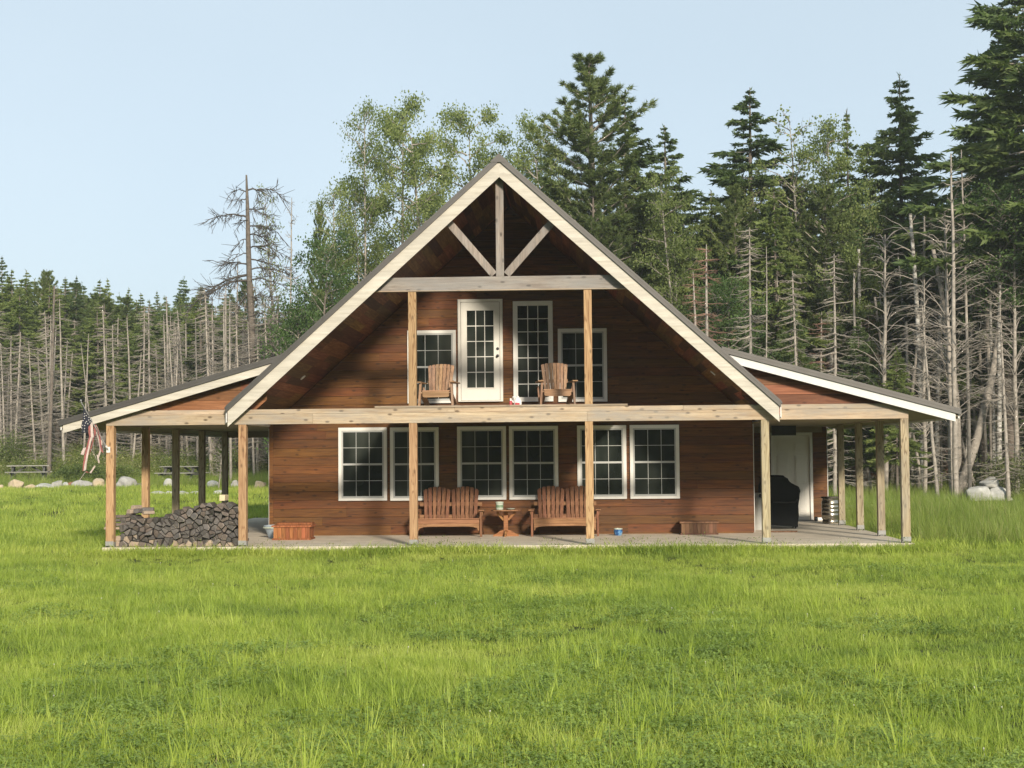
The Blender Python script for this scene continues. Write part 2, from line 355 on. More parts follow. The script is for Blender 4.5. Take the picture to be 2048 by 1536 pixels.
# main roof
def roof_side(sg):
    X = lambda d: RX + sg*d
    D = 5.22
    mb = MB()
    def sl(d0, d1, t0, t1, y0, y1, mi=0, r=None):     # slanted slab between depths below the top line
        p = [(X(d0), RZ-RS*d0-t0), (X(d1), RZ-RS*d1-t0), (X(d1), RZ-RS*d1-t1), (X(d0), RZ-RS*d0-t1)]
        if sg > 0: p = p[::-1]
        mb.prism(p, y0, y1, mi, r)
    sl(0.0, D, 0.0, 0.035, -0.34, YB+.4)
    k = -0.30
    while k < YB+.4: sl(0.02, D-.005, -0.022, 0.0, k, k+.025); k += 0.405
    sl(0.0, D-.02, 0.036, 0.115, -0.336, -0.30)
    ro = mb.build('roof', MT['roofm'], house)
    mb = MB(); sl(0.0, D-.03, 0.037, 0.275, -0.262, YB+.3); mb.build('roof_deck', MT['soffit'], ro)
    mb = MB(); sl(0.0, 5.17, 0.118, 0.41, -0.298, -0.264, 0, 0.3+0.2*sg)
    b = mb.build('barge_board', MT['barge'], ro)
    mb = MB(); d = 0.05; pl = random.Random(3+sg)
    while d < D-.2:
        y = -0.26
        while y < WY-.1:
            L = min(pl.uniform(1.2, 2.6), WY-.02-y); sl(d, d+.135, 0.276, 0.292, y, y+L-.002, 0, pl.random()); y += L
        d += 0.138
    mb.build('soffit_planks', MT['soffit'], ro)
    mb = MB(); sl(D-.03, D-.006, 0.04, 0.30, -0.26, YB+.3); mb.build('eave_fascia', MT['barge_w'], ro)
    # recessed soffit lights
    for d_, yy in ((2.05, 1.9), (4.15, 1.9)):
        n = Vector((-sg*RS, 0, -1)).normalized(); c = Vector((X(d_), yy, RZ-RS*d_-0.293)); tx = Vector((1, 0, -sg*RS)).normalized()
        mb = MB(); vs = []; 
        for h_, rr in ((0, .065), (.018, .06)):
            for q in range(18):
                a = 2*math.pi*q/18; vs.append(c + n*h_ + tx*math.cos(a)*rr + Vector((0, 1, 0))*math.sin(a)*rr)
        mb.add(vs, [tuple(range(18, 36)), *[(i, (i+1) % 18, (i+1) % 18+18, i+18) for i in range(18)]])
        mb.build('soffit_light', MT['white'], ro)
    return ro
roof_side(-1); roof_side(1)
mb = MB()
mb.prism([(RX-.16, RZ-RS*.16+.01), (RX+.16, RZ-RS*.16+.01), (RX+.16, RZ-RS*.16+.03), (RX, RZ+.035), (RX-.16, RZ-RS*.16+.03)], -.345, YB+.41)
mb.build('ridge_cap', MT['roofm'], house)

# porch roofs
def porch_roof(sg):
    zf = zpl if sg < 0 else zpr
    xa, xb = (-0.93, 3.36) if sg < 0 else (16.0, 11.62)     # tip, top end
    mb = MB()
    def sl(x0, x1, t0, t1, y0, y1, mi=0, r=None, m=None):
        p = [(x0, zf(x0)-t0), (x1, zf(x1)-t0), (x1, zf(x1)-t1), (x0, zf(x0)-t1)]
        if x1 > x0: p = p[::-1]
        (m or mb).prism(p, y0, y1, mi, r)
    sl(xa, xb, 0.0, 0.03, -0.285, YB+.4)
    k = -0.27
    while k < YB+.4: sl(xa+(.01 if sg<0 else -.01), xb, -0.02, 0.0, k, k+.025); k += 0.405
    sl(xa, xb, 0.031, 0.092, -0.282, -0.25)
    ro = mb.build('porch_roof', MT['roofm'], house)
    mb = MB(); t1 = xa + (0.08 if sg < 0 else -0.10)
    sl(t1, xb, 0.094, 0.245, -0.248, -0.22, 0, 0.4); mb.build('barge_board', MT['barge'] if sg < 0 else MT['barge_w'], ro)
    mb = MB(); xe = 3.30 if sg < 0 else 11.68
    sl(xa+(.05 if sg<0 else -.05), xe, 0.034, 0.14, -0.215, YB+.3); mb.build('roof_deck', MT['ceil'], ro)
    mb = MB(); sl(xa+(.02 if sg<0 else -.02), xa+(.048 if sg<0 else -.048), 0.034, 0.17, -0.215, YB+.3); mb.build('eave_fascia', MT['barge_w'], ro)
    # plywood ceiling between wall and side beam
    mb = MB()
    if sg < 0: mb.box(0.08, XL-.02, 0.06, 9.3, 2.335, 2.35)
    else: mb.box(XR+.02, 14.92, 0.06, 9.18, 2.335, 2.35)
    mb.build('porch_ceiling', MT['ceil'], house)
    # gable infill boards
    mb = MB()
    if sg < 0: boards(mb, -0.05, 3.0, 2.598, 3.6, 0.05, xl=lambda z: (z-2.40+.15)/0.283-.93, xr=lambda z: RX-(RZ-.28-z)/RS+.25)
    else: boards(mb, 12.0, 15.05, 2.598, 3.6, 0.05, xl=lambda z: RX+(RZ-.28-z)/RS-.25, xr=lambda z: 16.0-(z-2.46+.15)/0.275)
    mb.build('gable_infill', MT['infill'], house)
porch_roof(-1); porch_roof(1)

# beams
def beam(x0, x1, name='beam'):
    mb = MB(); cuts = [x0] + [c for c in (3.9, 9.1, 12.46) if x0 < c < x1] + [x1]
    for i in range(len(cuts)-1):
        mb.box(cuts[i]+.001, cuts[i+1]-.001, -.078, -.035, 2.312, 2.503)
    cuts = [x0] + [c for c in (2.6, 6.6, 10.9) if x0 < c < x1] + [x1]
    for i in range(len(cuts)-1): mb.box(cuts[i]+.001, cuts[i+1]-.001, -.070, -.035, 2.506, 2.596)
    mb.box(x0+.02, x1-.02, -.033, .055, 2.315, 2.59)
    return mb.build(name, MT['beam'], house, bevel=0.004)
beam(-0.075, HW+.075)
for x in (0, HW):
    mb = MB(); mb.box(x-.05, x+.05, 0.06, 9.28, 2.32, 2.57); mb.build('side_beam', MT['beam'], house, bevel=0.004)
mb = MB(); mb.box(0.06, XL-.02, 9.2, 9.29, 2.18, 2.57); mb.build('rear_beam', MT['ceil'], house)
# gable truss
mb = MB(); mb.box(4.93, 10.05, -.07, .03, 4.828, 5.075); mb.build('collar_beam', MT['beam_g'], house, bevel=0.005)
mb = MB(); mb.box(5.1, 7.0, -.095, .05, 4.806, 4.826); mb.box(7.003, 9.9, -.095, .05, 4.806, 4.826); mb.build('beam_cap', MT['beam'], house)
mb = MB(); mb.box(RX-.088, RX+.062, -.065, .03, 5.077, 6.98); mb.build('king_post', MT['beam_gz'], house, bevel=0.005)
for s_, (a, b) in ((-1, ((6.50, 6.13), (7.36, 5.11))), (1, ((8.50, 6.13), (7.60, 5.11)))):
    d = Vector((b[0]-a[0], 0, b[1]-a[1])).normalized(); nrm = Vector((-d.z, 0, d.x))*0.072
    A = Vector((a[0], 0, a[1])); B = Vector((b[0], 0, b[1]))
    A2 = A - d*0.10; pts = [A2-nrm, B-nrm, B+nrm, A2+nrm]
    # mitre the foot flat against the beam and king post
    p = [(q.x, q.z) for q in pts]
    if s_ > 0: p = p[::-1]
    mb = MB(); mb.prism(p[::-1] if s_ < 0 else p, -.05, .02); mb.build('brace', MT['beam_gz'], house, bevel=0.004)

# posts
PX = [0, 2.548, 5.805, 9.13, 12.42, HW]
def post(x, y, z0, z1, mat, w=.15, r=None, bracket=True):
    mb = MB(); mb.box(x-w/2, x+w/2, y-w/2, y+w/2, z0+(.045 if bracket else 0), z1, 0, r)
    o = mb.build('post', mat, house, bevel=0.006)
    if bracket:
        mb = MB(); e = w/2+.003
        mb.box(x-e, x+e, y-e, y+e, z0+.03, z0+.044); mb.box(x-e, x+e, y-e-.003, y-e, z0+.044, z0+.115); mb.box(x-.03, x+.03, y-.03, y+.03, z0, z0+.03)
        mb.box(x-e-.004, x-e, y-e+.02, y+e-.02, z0, z0+.10); mb.box(x+e, x+e+.004, y-e+.02, y+e-.02, z0, z0+.10)
        mb.build('post_base', MT['steel'], o)
    return o
for i, x in enumerate(PX): post(x, 0.0, 0, 2.311, MT['post'] if i < 4 else MT['post_w'])
for k in range(1, 5): post(0, 2.3*k, 0, 2.318, MT['post'] if k == 1 else MT['post_w'], .14)
for k in range(1, 4): post(HW, 2.3*k, 0, 2.318, MT['post_w'], .14)
for x in (5.80, 9.13): post(x, 0.0, 2.597, 4.804, MT['post'], .15, bracket=False)

# balcony deck
mb = MB(); y = -0.085; q = random.Random(5)
while y < WY-.05:
    mb.box(5.08, 9.86, y, min(y+.135, WY-.04), 2.60, 2.638, 0, q.random()); y += .14
for x in (5.05,):
    pass
deck = mb.build('balcony_deck', MT['deckw'], house, bevel=0.003)
mb = MB(); x = 5.2
while x < 9.8: mb.box(x, x+.04, .06, WY-.03, 2.40, 2.597); x += .41
mb.build('deck_joists', MT['deckw'], deck)

# windows
def make_window(w, h, cols, rows, double=True, name='window'):
    mb = MB(); T = .068; y0, y1 = -.05, -.0
    mb.box(0, w, y0, y1, h-T, h); mb.box(0, w, y0, y1, 0, T*.8); mb.box(0, T, y0, y1, T*.8+.001, h-T-.001); mb.box(w-T, w, y0, y1, T*.8+.001, h-T-.001)
    o = mb.build(name, MT['white'], house, bevel=0.003)
    iw0, iw1, ih0, ih1 = T, w-T, T*.8, h-T; S = .032
    mb = MB(); ym = -.040
    mb.box(iw0+.001, iw1-.001, ym, -.004, ih1-S, ih1-.001); mb.box(iw0+.001, iw1-.001, ym, -.004, ih0+.001, ih0+S*1.3)
    mb.box(iw0+.001, iw0+S, ym, -.004, ih0+S*1.3, ih1-S); mb.box(iw1-S, iw1-.001, ym, -.004, ih0+S*1.3, ih1-S)
    mid = (ih0+ih1)/2
    if double: mb.box(iw0+S, iw1-S, ym+.002, -.004, mid-.02, mid+.022)
    mb.build('sash', MT['sash'] if double else MT['white'], o, bevel=0.002)
    gx0, gx1, gz0, gz1 = iw0+S, iw1-S, ih0+S*1.3, ih1-S
    spans = [(gz0, mid-.02), (mid+.022, gz1)] if double else [(gz0, gz1)]
    mg = MB(); gw = .0055 if double else .0085
    for k, (a, b) in enumerate(spans):
        mb = MB(); mb.box(gx0, gx1, -.029, -.024, a, b); mb.build('pane', MT['glass'], o)
        for c in range(1, cols):
            x = gx0+(gx1-gx0)*c/cols; mg.box(x-gw, x+gw, -.0335, -.0295, a+.001, b-.001)
        for c in range(1, rows):
            z = a+(b-a)*c/rows
            for j in range(cols):
                xa = gx0+(gx1-gx0)*j/cols+(gw if j else .001); xb = gx0+(gx1-gx0)*(j+1)/cols-(gw if j < cols-1 else .001)
                mg.box(xa, xb, -.0335, -.0295, z-gw, z+gw)
    mg.build('grille', MT['sash'] if double else MT['white'], o)
    return o
win = make_window(1.045, 1.565, 3, 2)
spots = [(3.777, .74), (4.89, .735), (6.331, .741), (7.442, .74), (8.893, .74), (10.012, .74), (5.273, 2.812), (8.503, 2.813)]
for i, (x, z) in enumerate(spots):
    o = win if i == 0 else copy_tree(win, house)
    o.location = (x, WY-.022, z)
tw = make_window(.852, 2.154, 3, 7, False); tw.location = (7.546, WY-.022, 2.826)

# balcony door
def balcony_door(x, z):
    mb = MB(); w, h = .963, 2.20; T = .06
    mb.box(0, T, -.055, 0, 0, h); mb.box(w-T, w, -.055, 0, 0, h); mb.box(T+.001, w-T-.001, -.055, 0, h-T, h); mb.box(T+.001, w-T-.001, -.075, 0, 0, .025)
    o = mb.build('balcony_door', MT['door'], house, bevel=0.003)
    mb = MB(); a, b = T+.008, w-T-.008; z0, z1 = .032, h-T-.008; gx0, gx1 = .195, .768; gz0, gz1 = .30, 1.955
    yf, yb = -.044, -.004
    mb.box(a, gx0, yf, yb, z0, z1); mb.box(gx1, b, yf, yb, z0, z1); mb.box(gx0+.0005, gx1-.0005, yf, yb, z0, gz0); mb.box(gx0+.0005, gx1-.0005, yf, yb, gz1, z1)
    mb.build('door_slab', MT['door'], o)
    mb = MB(); q = .022
    mb.box(gx0-q, gx0, yf-.010, yf-.0005, gz0-q, gz1+q); mb.box(gx1, gx1+q, yf-.010, yf-.0005, gz0-q, gz1+q)
    mb.box(gx0+.001, gx1-.001, yf-.010, yf-.0005, gz0-q, gz0); mb.box(gx0+.001, gx1-.001, yf-.010, yf-.0005, gz1, gz1+q)
    mb.build('glazing_bead', MT['door'], o, bevel=0.003)
    mb = MB(); mb.box(gx0, gx1, -.030, -.025, gz0, gz1); mb.build('pane', MT['glass'], o)
    mg = MB()
    for c in (1, 2):
        xx = gx0+(gx1-gx0)*c/3; mg.box(xx-.008, xx+.008, -.038, -.0305, gz0, gz1)
    for c in range(1, 5):
        zz = gz0+(gz1-gz0)*c/5
        for j in range(3):
            xa = gx0+(gx1-gx0)*j/3+(.0085 if j else 0); xb = gx0+(gx1-gx0)*(j+1)/3-(.0085 if j < 2 else 0); mg.box(xa, xb, -.038, -.0305, zz-.008, zz+.008)
    mg.build('grille', MT['white'], o)
    for nm, zz in (('deadbolt', 1.13), ('knob', .98)):
        mb = MB(); pr = [(.030, 0), (.032, .008), (.018, .014), (.016, .03), (.030, .042), (.027, .06), (.01, .066)] if nm == 'knob' else [(.030, 0), (.032, .01), (.024, .022)]
        mb.lathe(pr, 16); mb.v = [(p[0], -p[2], p[1]) for p in mb.v]
        k = mb.build(nm, MT['black'], o, smooth=True); k.location = (.853, yf-.001, zz)
    o.location = (x, WY-.022, z); return o
balcony_door(6.362, 2.835)

# rear end wall of the right-hand porch with white panelled door
mb = MB(); boards(mb, XR+.16, 13.66, .02, 2.19, 9.2); boards(mb, 14.70, 15.05, .02, 2.19, 9.2); mb.box(XR+.15, 13.66, 9.2, 9.32, .02, 2.33, 0, .4); mb.box(14.70, 15.05, 9.2, 9.32, .02, 2.33, 0, .4)
mb.build('porch_end_wall', MT['siding'], house)
mb = MB(); mb.box(XR+.14, 14.94, 9.165, 9.198, 2.195, 2.334); mb.box(XR+.14, 14.94, 9.15, 9.163, 2.185, 2.21); mb.build('header_board', MT['ceil'], house)
mb = MB(); mb.box(15.052, 15.066, 9.17, 9.25, .02, 2.3); mb.build('corner_trim', MT['white'], house)
mb = MB(); mb.box(14.95, 15.05, 9.33, YB, .01, 2.31); mb.build('side_wall', MT['siding'], house)
mb = MB(); mb.box(13.665, 13.735, 9.15, 9.25, 0.02, 2.185); mb.box(14.625, 14.695, 9.15, 9.25, 0.02, 2.185); mb.box(13.737, 14.623, 9.15, 9.25, 2.11, 2.185)
pd = mb.build('porch_door', MT['white'], house, bevel=0.003)
mb = MB(); mb.box(13.74, 14.62, 9.20, 9.24, .03, 2.105)
mp = MB()
for cx in (13.96, 14.40):
    for a, b in ((.22, .78), (.93, 1.62), (1.75, 1.95)):
        mp.box(cx-.15, cx+.15, 9.190, 9.1995, a, b); 
        mp.box(cx-.115, cx+.115, 9.182, 9.1895, a+.035, b-.035)
ds = mb.build('door_slab', MT['door'], pd); mp.build('raised_panel', MT['door'], pd, bevel=0.004)
mb = MB(); mb.lathe([(.028, 0), (.03, .01), (.015, .016), (.015, .03), (.028, .042), (.02, .062)], 14); mb.v = [(p[0], -p[2], p[1]) for p in mb.v]
k = mb.build('knob', MT['steel'], pd, smooth=True); k.location = (13.81, 9.198, .98)
mb = MB(); mb.box(13.7, 14.66, 9.10, 9.2, .001, .028); mb.build('threshold', MT['steel'], pd)
# dark slatted vent panel under the ceiling
mb = MB(); mb.box(13.50, 14.08, 7.6, 7.62, 2.10, 2.33)
for k in range(5): mb.box(13.52, 14.06, 7.575, 7.598, 2.115+.042*k, 2.138+.042*k)
mb.build('slatted_vent', MT['black'], house)

# ------------------------------------------------------------------ furniture
MT['bench'] = wood('brown_bench_wood', (0.11,0.048,0.026), (0.185,0.085,0.045), (0.27,0.13,0.07), 'z', grain=12, knots=0.3, var=0.35, figure=0.3)
MT['bench_x'] = wood('brown_bench_seat_wood', (0.16,0.08,0.04), (0.26,0.13,0.065), (0.36,0.19,0.10), 'x', grain=12, knots=0.3, var=0.3, figure=0.3)
MT['chair'] = wood('tan_chair_wood', (0.19,0.11,0.065), (0.31,0.185,0.11), (0.42,0.26,0.16), 'z', grain=12, knots=0.5, var=0.45, figure=0.35, weather=0.25)
MT['chair_x'] = wood('tan_chair_seat_wood', (0.22,0.13,0.07), (0.34,0.20,0.11), (0.44,0.29,0.18), 'x', grain=12, knots=0.3, var=0.35, figure=0.3)
MT['planter'] = wood('red_planter_wood', (0.17,0.06,0.022), (0.28,0.10,0.038), (0.38,0.16,0.065), 'z', grain=10, knots=0.4, var=0.5, figure=0.35)
MT['planter_d'] = wood('brown_planter_wood', (0.09,0.045,0.025), (0.145,0.075,0.042), (0.20,0.11,0.065), 'z', grain=10, knots=0.4, var=0.45, figure=0.3)
MT['tablew'] = wood('orange_table_wood', (0.18,0.08,0.03), (0.30,0.14,0.055), (0.40,0.21,0.09), 'x', grain=10, knots=0.4, var=0.4, figure=0.3)

def rounded_slat(w0, w1, L, round_h, th=.02, n=6):
    """outline of a slat standing from z=0 to L, width w0 at foot and w1 at top, arched top"""
    pts = [(-w0/2, 0), (w0/2, 0), (w1/2, L-round_h)]
    for k in range(1, n): 
        a = math.pi*k/n; pts.append((w1/2*math.cos(a), L-round_h+round_h*math.sin(a)))
    pts.append((-w1/2, L-round_h)); return pts

def fan_back(mb, cx, y, z0, n, wf, wt, Hf, lean, tot_f, tot_t, mat=0, rr=rnd):
    """n slats fanned out: foot spread tot_f, top spread tot_t; Hf(u) gives length for u in -1..1"""
    for i in range(n):
        u = (i+0.5)/n*2-1
        xf = cx+u*tot_f/2; xt = cx+u*tot_t/2
        L = Hf(u); ang = math.atan2(xt-xf, L)
        # top cut follows the crown arc
        zl, zr = Hf(u-0.95/n), Hf(u+0.95/n)
        pts = [(-wf/2, 0), (wf/2, 0), (wt/2, min(L, zr)-.0), (0.0, L+.003), (-wt/2, min(L, zl))]
        def tf(p, xf=xf, ang=ang):
            x = p.x*math.cos(ang)+p.z*math.sin(ang); z = -p.x*math.sin(ang)+p.z*math.cos(ang)
            yy = p.y + z*math.sin(lean); z = z*math.cos(lean)
            return Vector((xf+x, y+yy, z0+z))
        mb.prism(pts, 0, .022, mat, rr.random(), tf)

def loveseat(name, loc, label, group):
    t = empty(name, loc, 0, label, 'bench', group)
    W2 = .68       # half width between arm posts
    r = random.Random(11)
    mb = MB()
    crown = lambda u: .60 + .155*math.sqrt(max(0, 1-(u*0.9)**2))
    for s_ in (-1, 1): fan_back(mb, s_*.298, .50, .30, 6, .064, .082, crown, R_(15), .52, .60, 0, r)
    mb.build('backrest', MT['bench'], t, bevel=0.003)
    mb = MB()
    mb.box(-W2+.02, W2-.02, .645, .675, .62, .70); mb.box(-W2+.02, W2-.02, .57, .60, .36, .44); mb.build('back_rail', MT['bench_x'], t)
    mb = MB()
    for k in range(7):
        y = -.015+k*.082; z = .385-.014*k
        mb.box(-W2+.005, W2-.005, y, y+.072, z-.022, z)
    mb.build('seat', MT['bench_x'], t, bevel=0.003)
    mb = MB(); mb.box(-W2+.035, W2-.035, -.030, -.008, .275, .358)
    # arched apron
    pts = [(-W2+.04, .13), (-W2+.06, .13)] + [(x, .20+.055*math.sqrt(max(0, 1-(abs(x)/.62)**6))-.04) for x in np.linspace(-.6, .6, 15)] + [(W2-.06, .13), (W2-.04, .13), (W2-.04, .27), (-W2+.04, .27)]
    mb.prism(pts, -.028, -.008); mb.build('apron', MT['bench_x'], t)
    for s_ in (-1, 1):
        mb = MB(); mb.box(s_*W2-.022, s_*W2+.022, -.05, .04, 0, .535); mb.build('leg', MT['bench'], t, bevel=0.003)
        mb = MB(); mb.bar((s_*(W2-.045), 0.05, .33), (s_*(W2-.045), .84, .02), .03, .11, 0, (1, 0, 0)); mb.build('rear_leg', MT['bench'], t)
        mb = MB(); o_ = s_*(W2+.015)
        mb.prism([(o_-.055, .535), (o_+.055, .535), (o_+.055, .56), (o_-.055, .56)], -.10, .68)
        mb.prism([(s_*(W2+.02), .40), (s_*(W2+.05), .535), (s_*(W2+.015), .535)][::(1 if s_ > 0 else -1)], -.03, -.005)
        mb.build('armrest', MT['bench_x'], t, bevel=0.005)
    return t
loveseat('garden_bench', (6.205, 2.87, 0), 'brown double slatted bench with twin arched back, left of the small side table', 'slatted double benches against the wall')
loveseat('garden_bench', (8.625, 2.87, 0), 'brown double slatted bench with twin arched back, right of the small side table', 'slatted double benches against the wall')

def adirondack(loc, rz, label, group, lean=20):
    t = empty('adirondack_chair', loc, rz, label, 'chair', group); r = random.Random(int(loc[0]*10))
    crown = lambda u: .615 + .075*math.sqrt(max(0, 1-(u*0.9)**2))
    mb = MB(); fan_back(mb, 0, .42, .27, 7, .052, .070, crown, R_(lean), .44, .56, 0, r); mb.build('backrest', MT['chair'], t, bevel=0.003)
    mb = MB(); mb.box(-.27, .27, .56, .585, .52, .59); mb.box(-.27, .27, .48, .50, .27, .33); mb.build('back_rail', MT['chair_x'], t)
    mb = MB()
    for k in range(6):
        y = -.01+k*.080; z = .365-.02*k; mb.box(-.285, .285, y, y+.07, z-.02, z)
    mb.build('seat', MT['chair_x'], t, bevel=0.003)
    mb = MB(); pts = [(-.27, .245), (-.24, .225), (.24, .225), (.27, .245), (.27, .343), (-.27, .343)]; mb.prism(pts, -.028, -.010); mb.build('apron', MT['chair_x'], t)
    for s_ in (-1, 1):
        mb = MB(); mb.bar((s_*.345, .0, 0), (s_*.315, .02, .515), .042, .085, 0, (0, 1, 0)); mb.build('leg', MT['chair'], t, bevel=0.003)
        mb = MB(); mb.bar((s_*.285, 0.0, .32), (s_*.285, .70, .03), .028, .11, 0, (1, 0, 0)); mb.build('rear_leg', MT['chair'], t)
        mb = MB(); mb.box(s_*.345-.055, s_*.345+.055, -.09, .60, .517, .541); mb.build('armrest', MT['chair_x'], t, bevel=0.006)
        mb = MB(); mb.bar((s_*.35, .52, .45), (s_*.31, .56, .0), .03, .06, 0, (0, 1, 0)); mb.build('arm_support', MT['chair'], t)
    return t
adirondack((6.07, 1.75, 2.639), R_(-5), 'weathered slatted wooden armchair on the balcony, beside the white door', 'slatted armchairs on the balcony', 17)
adirondack((8.52, 1.75, 2.639), R_(7), 'weathered slatted wooden armchair on the balcony in front of the tall narrow window', 'slatted armchairs on the balcony', 17)

# side table with cross base
t = empty('side_table', (7.395, 3.02, 0), 0, 'small round wooden side table on a cross base between the two benches', 'table')
mb = MB()
for k in range(5):
    a, b = -.30+.12*k, -.30+.12*(k+1)-.006; hw = lambda y: math.sqrt(max(.0, .31**2-(y)**2))
    mb.add([(-hw(a), a, .53), (hw(a), a, .53), (hw(b), b, .53), (-hw(b), b, .53), (-hw(a), a, .555), (hw(a), a, .555), (hw(b), b, .555), (-hw(b), b, .555)],
           [(0,3,2,1),(4,5,6,7),(0,1,5,4),(1,2,6,5),(2,3,7,6),(3,0,4,7)])
mb.build('tabletop', MT['bench_x'], t, bevel=0.003)
mb = MB(); mb.box(-.045, .045, -.045, .045, .10, .50); mb.box(-.2, .2, -.03, .03, .50, .529); mb.build('column', MT['tablew'], t, bevel=0.003)
mb = MB()
for s_ in (-1, 1): mb.bar((s_*.046, 0, .34), (s_*.19, 0, .50), .045, .04)
mb.build('bracket', MT['tablew'], t)
foot = [(-.27, 0), (.27, 0), (.265, .03), (.20, .055), (.13, .11), (.05, .13), (-.05, .13), (-.13, .11), (-.20, .055), (-.265, .03)]
mb = MB(); mb.prism(foot, -.02, .02); mb.build('foot', MT['tablew'], t)
mb = MB(); mb.prism(foot, -.02, .02); mb.v = [(-p[1], p[0], p[2]*.98) for p in mb.v]; mb.build('foot', MT['tablew'], t)
MT['jar'] = plain('pale_jar_glass', (0.45,0.50,0.42), 0.15, noise=0.2, scale=20)
MT['wax'] = plain('green_wax', (0.16,0.24,0.15), 0.5, noise=0.2)
t = empty('glass_jar', (7.27, 2.92, .5555), 0, 'pale wide-mouthed jar with greenish band standing on the side table', 'jar')
mb = MB(); mb.lathe([(.070, 0), (.078, .01), (.078, .045)], 24); mb.build('base', MT['jar'], t, smooth=True)
mb = MB(); mb.lathe([(.079, .0455), (.080, .10)], 24); mb.build('band', MT['wax'], t, smooth=True)
mb = MB(); mb.lathe([(.078, .1005), (.078, .13), (.086, .14), (.086, .165), (.078, .166), (.075, .14)], 24); mb.build('rim', MT['jar'], t, smooth=True)
mb = MB(); mb.lathe([(.055, 0), (.09, .012), (.10, .028), (.092, .028), (.05, .012)], 24); o = mb.build('dish', MT['jar'], None, smooth=True, loc=(7.50, 2.95, .5555)); tag(o, 'low pale dish lying on the side table beside the jar', 'dish')

# planter chests
def chest(loc, rz, w, d, h, mat, label, lid):
    t = empty('wooden_planter', loc, rz, label, 'planter', 'wooden planters against the wall'); r = random.Random(int(w*100))
    mb = MB(); n = 9
    for k in range(n):
        a = -w/2+.02+(w-.04)*k/n; b = a+(w-.04)/n-.004
        mb.box(a, b, 0, .02, .035, h-.05, 0, r.random()); mb.box(a, b, d-.02, d, .035, h-.05, 0, r.random())
    for k in range(5):
        a = .022+(d-.044)*k/5; b = a+(d-.044)/5-.004
        mb.box(-w/2+.02, -w/2+.04, a, b, .035, h-.05, 0, r.random()); mb.box(w/2-.04, w/2-.02, a, b, .035, h-.05, 0, r.random())
    mb.build('side_boards', mat, t)
    mb = MB(); mb.box(-w/2-.005, w/2+.005, -.02, d+.02, 0, .034); mb.build('base', mat, t, bevel=0.003)
    mb = MB(); mb.box(-w/2-.02, w/2+.02, -.03, d+.03, h-.048, h-.012); mb.build('rim', mat, t, bevel=0.003)
    if lid:
        mb = MB(); mb.box(-w/2+.05, w/2-.0, d*.35, d-.02, h-.0115, h+.035); mb.build('lid', mat, t, bevel=0.006)
    return t
chest((3.075, 2.06, 0), 0, .78, .50, .31, MT['planter'], 'reddish wooden planter box with stepped lid near the left corner of the house', True)
chest((11.42, 3.18, 0), 0, .78, .42, .285, MT['planter_d'], 'dull brown wooden planter box standing against the wall right of the windows', False)

# blue glazed pot
m, tt, p, o_ = newmat('blue_glaze'); tc = N(tt, 'ShaderNodeTexCoord').outputs['Object']
n = N(tt, 'ShaderNodeTexNoise', {'Vector': tc, 'Scale': 12.0, 'Detail': 3.0}).outputs[0]
tt.links.new(ramp(tt, n, [(0.42, (0.012,0.05,0.17)), (0.56, (0.06,0.20,0.42)), (0.68, (0.30,0.42,0.50))]), p.inputs['Base Color']); p.inputs['Roughness'].default_value = 0.15
t = empty('flower_pot', (9.73, 3.1, 0), 0, 'small blue glazed pot with pale rim standing alone on the porch slab', 'pot')
mb = MB(); mb.lathe([(.068, 0), (.085, .03), (.092, .08), (.088, .125), (.07, .125), (.06, .03)], 24); mb.build('body', m, t, smooth=True)
mb = MB(); mb.lathe([(.089, .1255), (.092, .132), (.092, .148), (.078, .148), (.074, .1255)], 24); mb.build('rim', MT['jar'], t, smooth=True)

# jug on the balcony
MT['jugw'] = plain('white_jug_plastic', (0.74,0.73,0.70), 0.35, noise=0.03); MT['red'] = plain('red_label', (0.42,0.05,0.06), 0.5)
t = empty('plastic_jug', (7.74, 1.2, 2.639), 0, 'small white plastic jug with looped handle on the balcony edge', 'jug')
mb = MB(); mb.lathe([(.060, 0), (.068, .01), (.068, .11), (.055, .145), (.028, .175), (.022, .18)], 18); mb.v = [(q[0]*1.15, q[1]*.8, q[2]) for q in mb.v]; mb.build('body', MT['jugw'], t, smooth=True)
mb = MB(); mb.tube([(-.02, 0, .165), (-.06, 0, .205), (-.10, 0, .19), (-.112, 0, .13), (-.085, 0, .08)], .012, 8); mb.build('handle', MT['jugw'], t, smooth=True)
mb = MB(); mb.lathe([(.026, .181), (.026, .21), (.02, .212)], 14); mb.build('cap', MT['jugw'], t, smooth=True)
mb = MB(); mb.box(-.05, .04, -.0585, -.0555, .03, .08); mb.build('label', MT['red'], t)
t = empty('red_bottle', (7.60, 1.2, 2.639), 0, 'small red bottle with white neck beside the jug on the balcony edge', 'bottle')
mb = MB(); mb.lathe([(.028, 0), (.03, .008), (.03, .10), (.02, .12)], 14); mb.build('body', MT['red'], t, smooth=True)
mb = MB(); mb.lathe([(.019, .1205), (.019, .165), (.012, .17)], 14); mb.build('neck', MT['jugw'], t, smooth=True)

# pale tub behind the left planter
mb = MB(); mb.lathe([(.20, 0), (.21, .02), (.27, .22), (.285, .245), (.285, .262), (.262, .262), (.20, .03)], 28); mb.v = [(q[0]*1.25, q[1]*.8, q[2]) for q in mb.v]
t = empty('storage_tub', (2.66, 3.0, 0), 0, 'pale blue grey plastic tub behind the reddish planter', 'tub')
mb.build('tub_body', plain('tub_plastic', (0.33,0.39,0.44), 0.4, noise=0.08, scale=3), t, smooth=True)
mb = MB(); mb.lathe([(.297, .20), (.300, .205), (.300, .225), (.295, .23)], 28); mb.v = [(q[0]*1.25, q[1]*.8, q[2]) for q in mb.v]; mb.build('rim_band', MT['jar'], t, smooth=True)

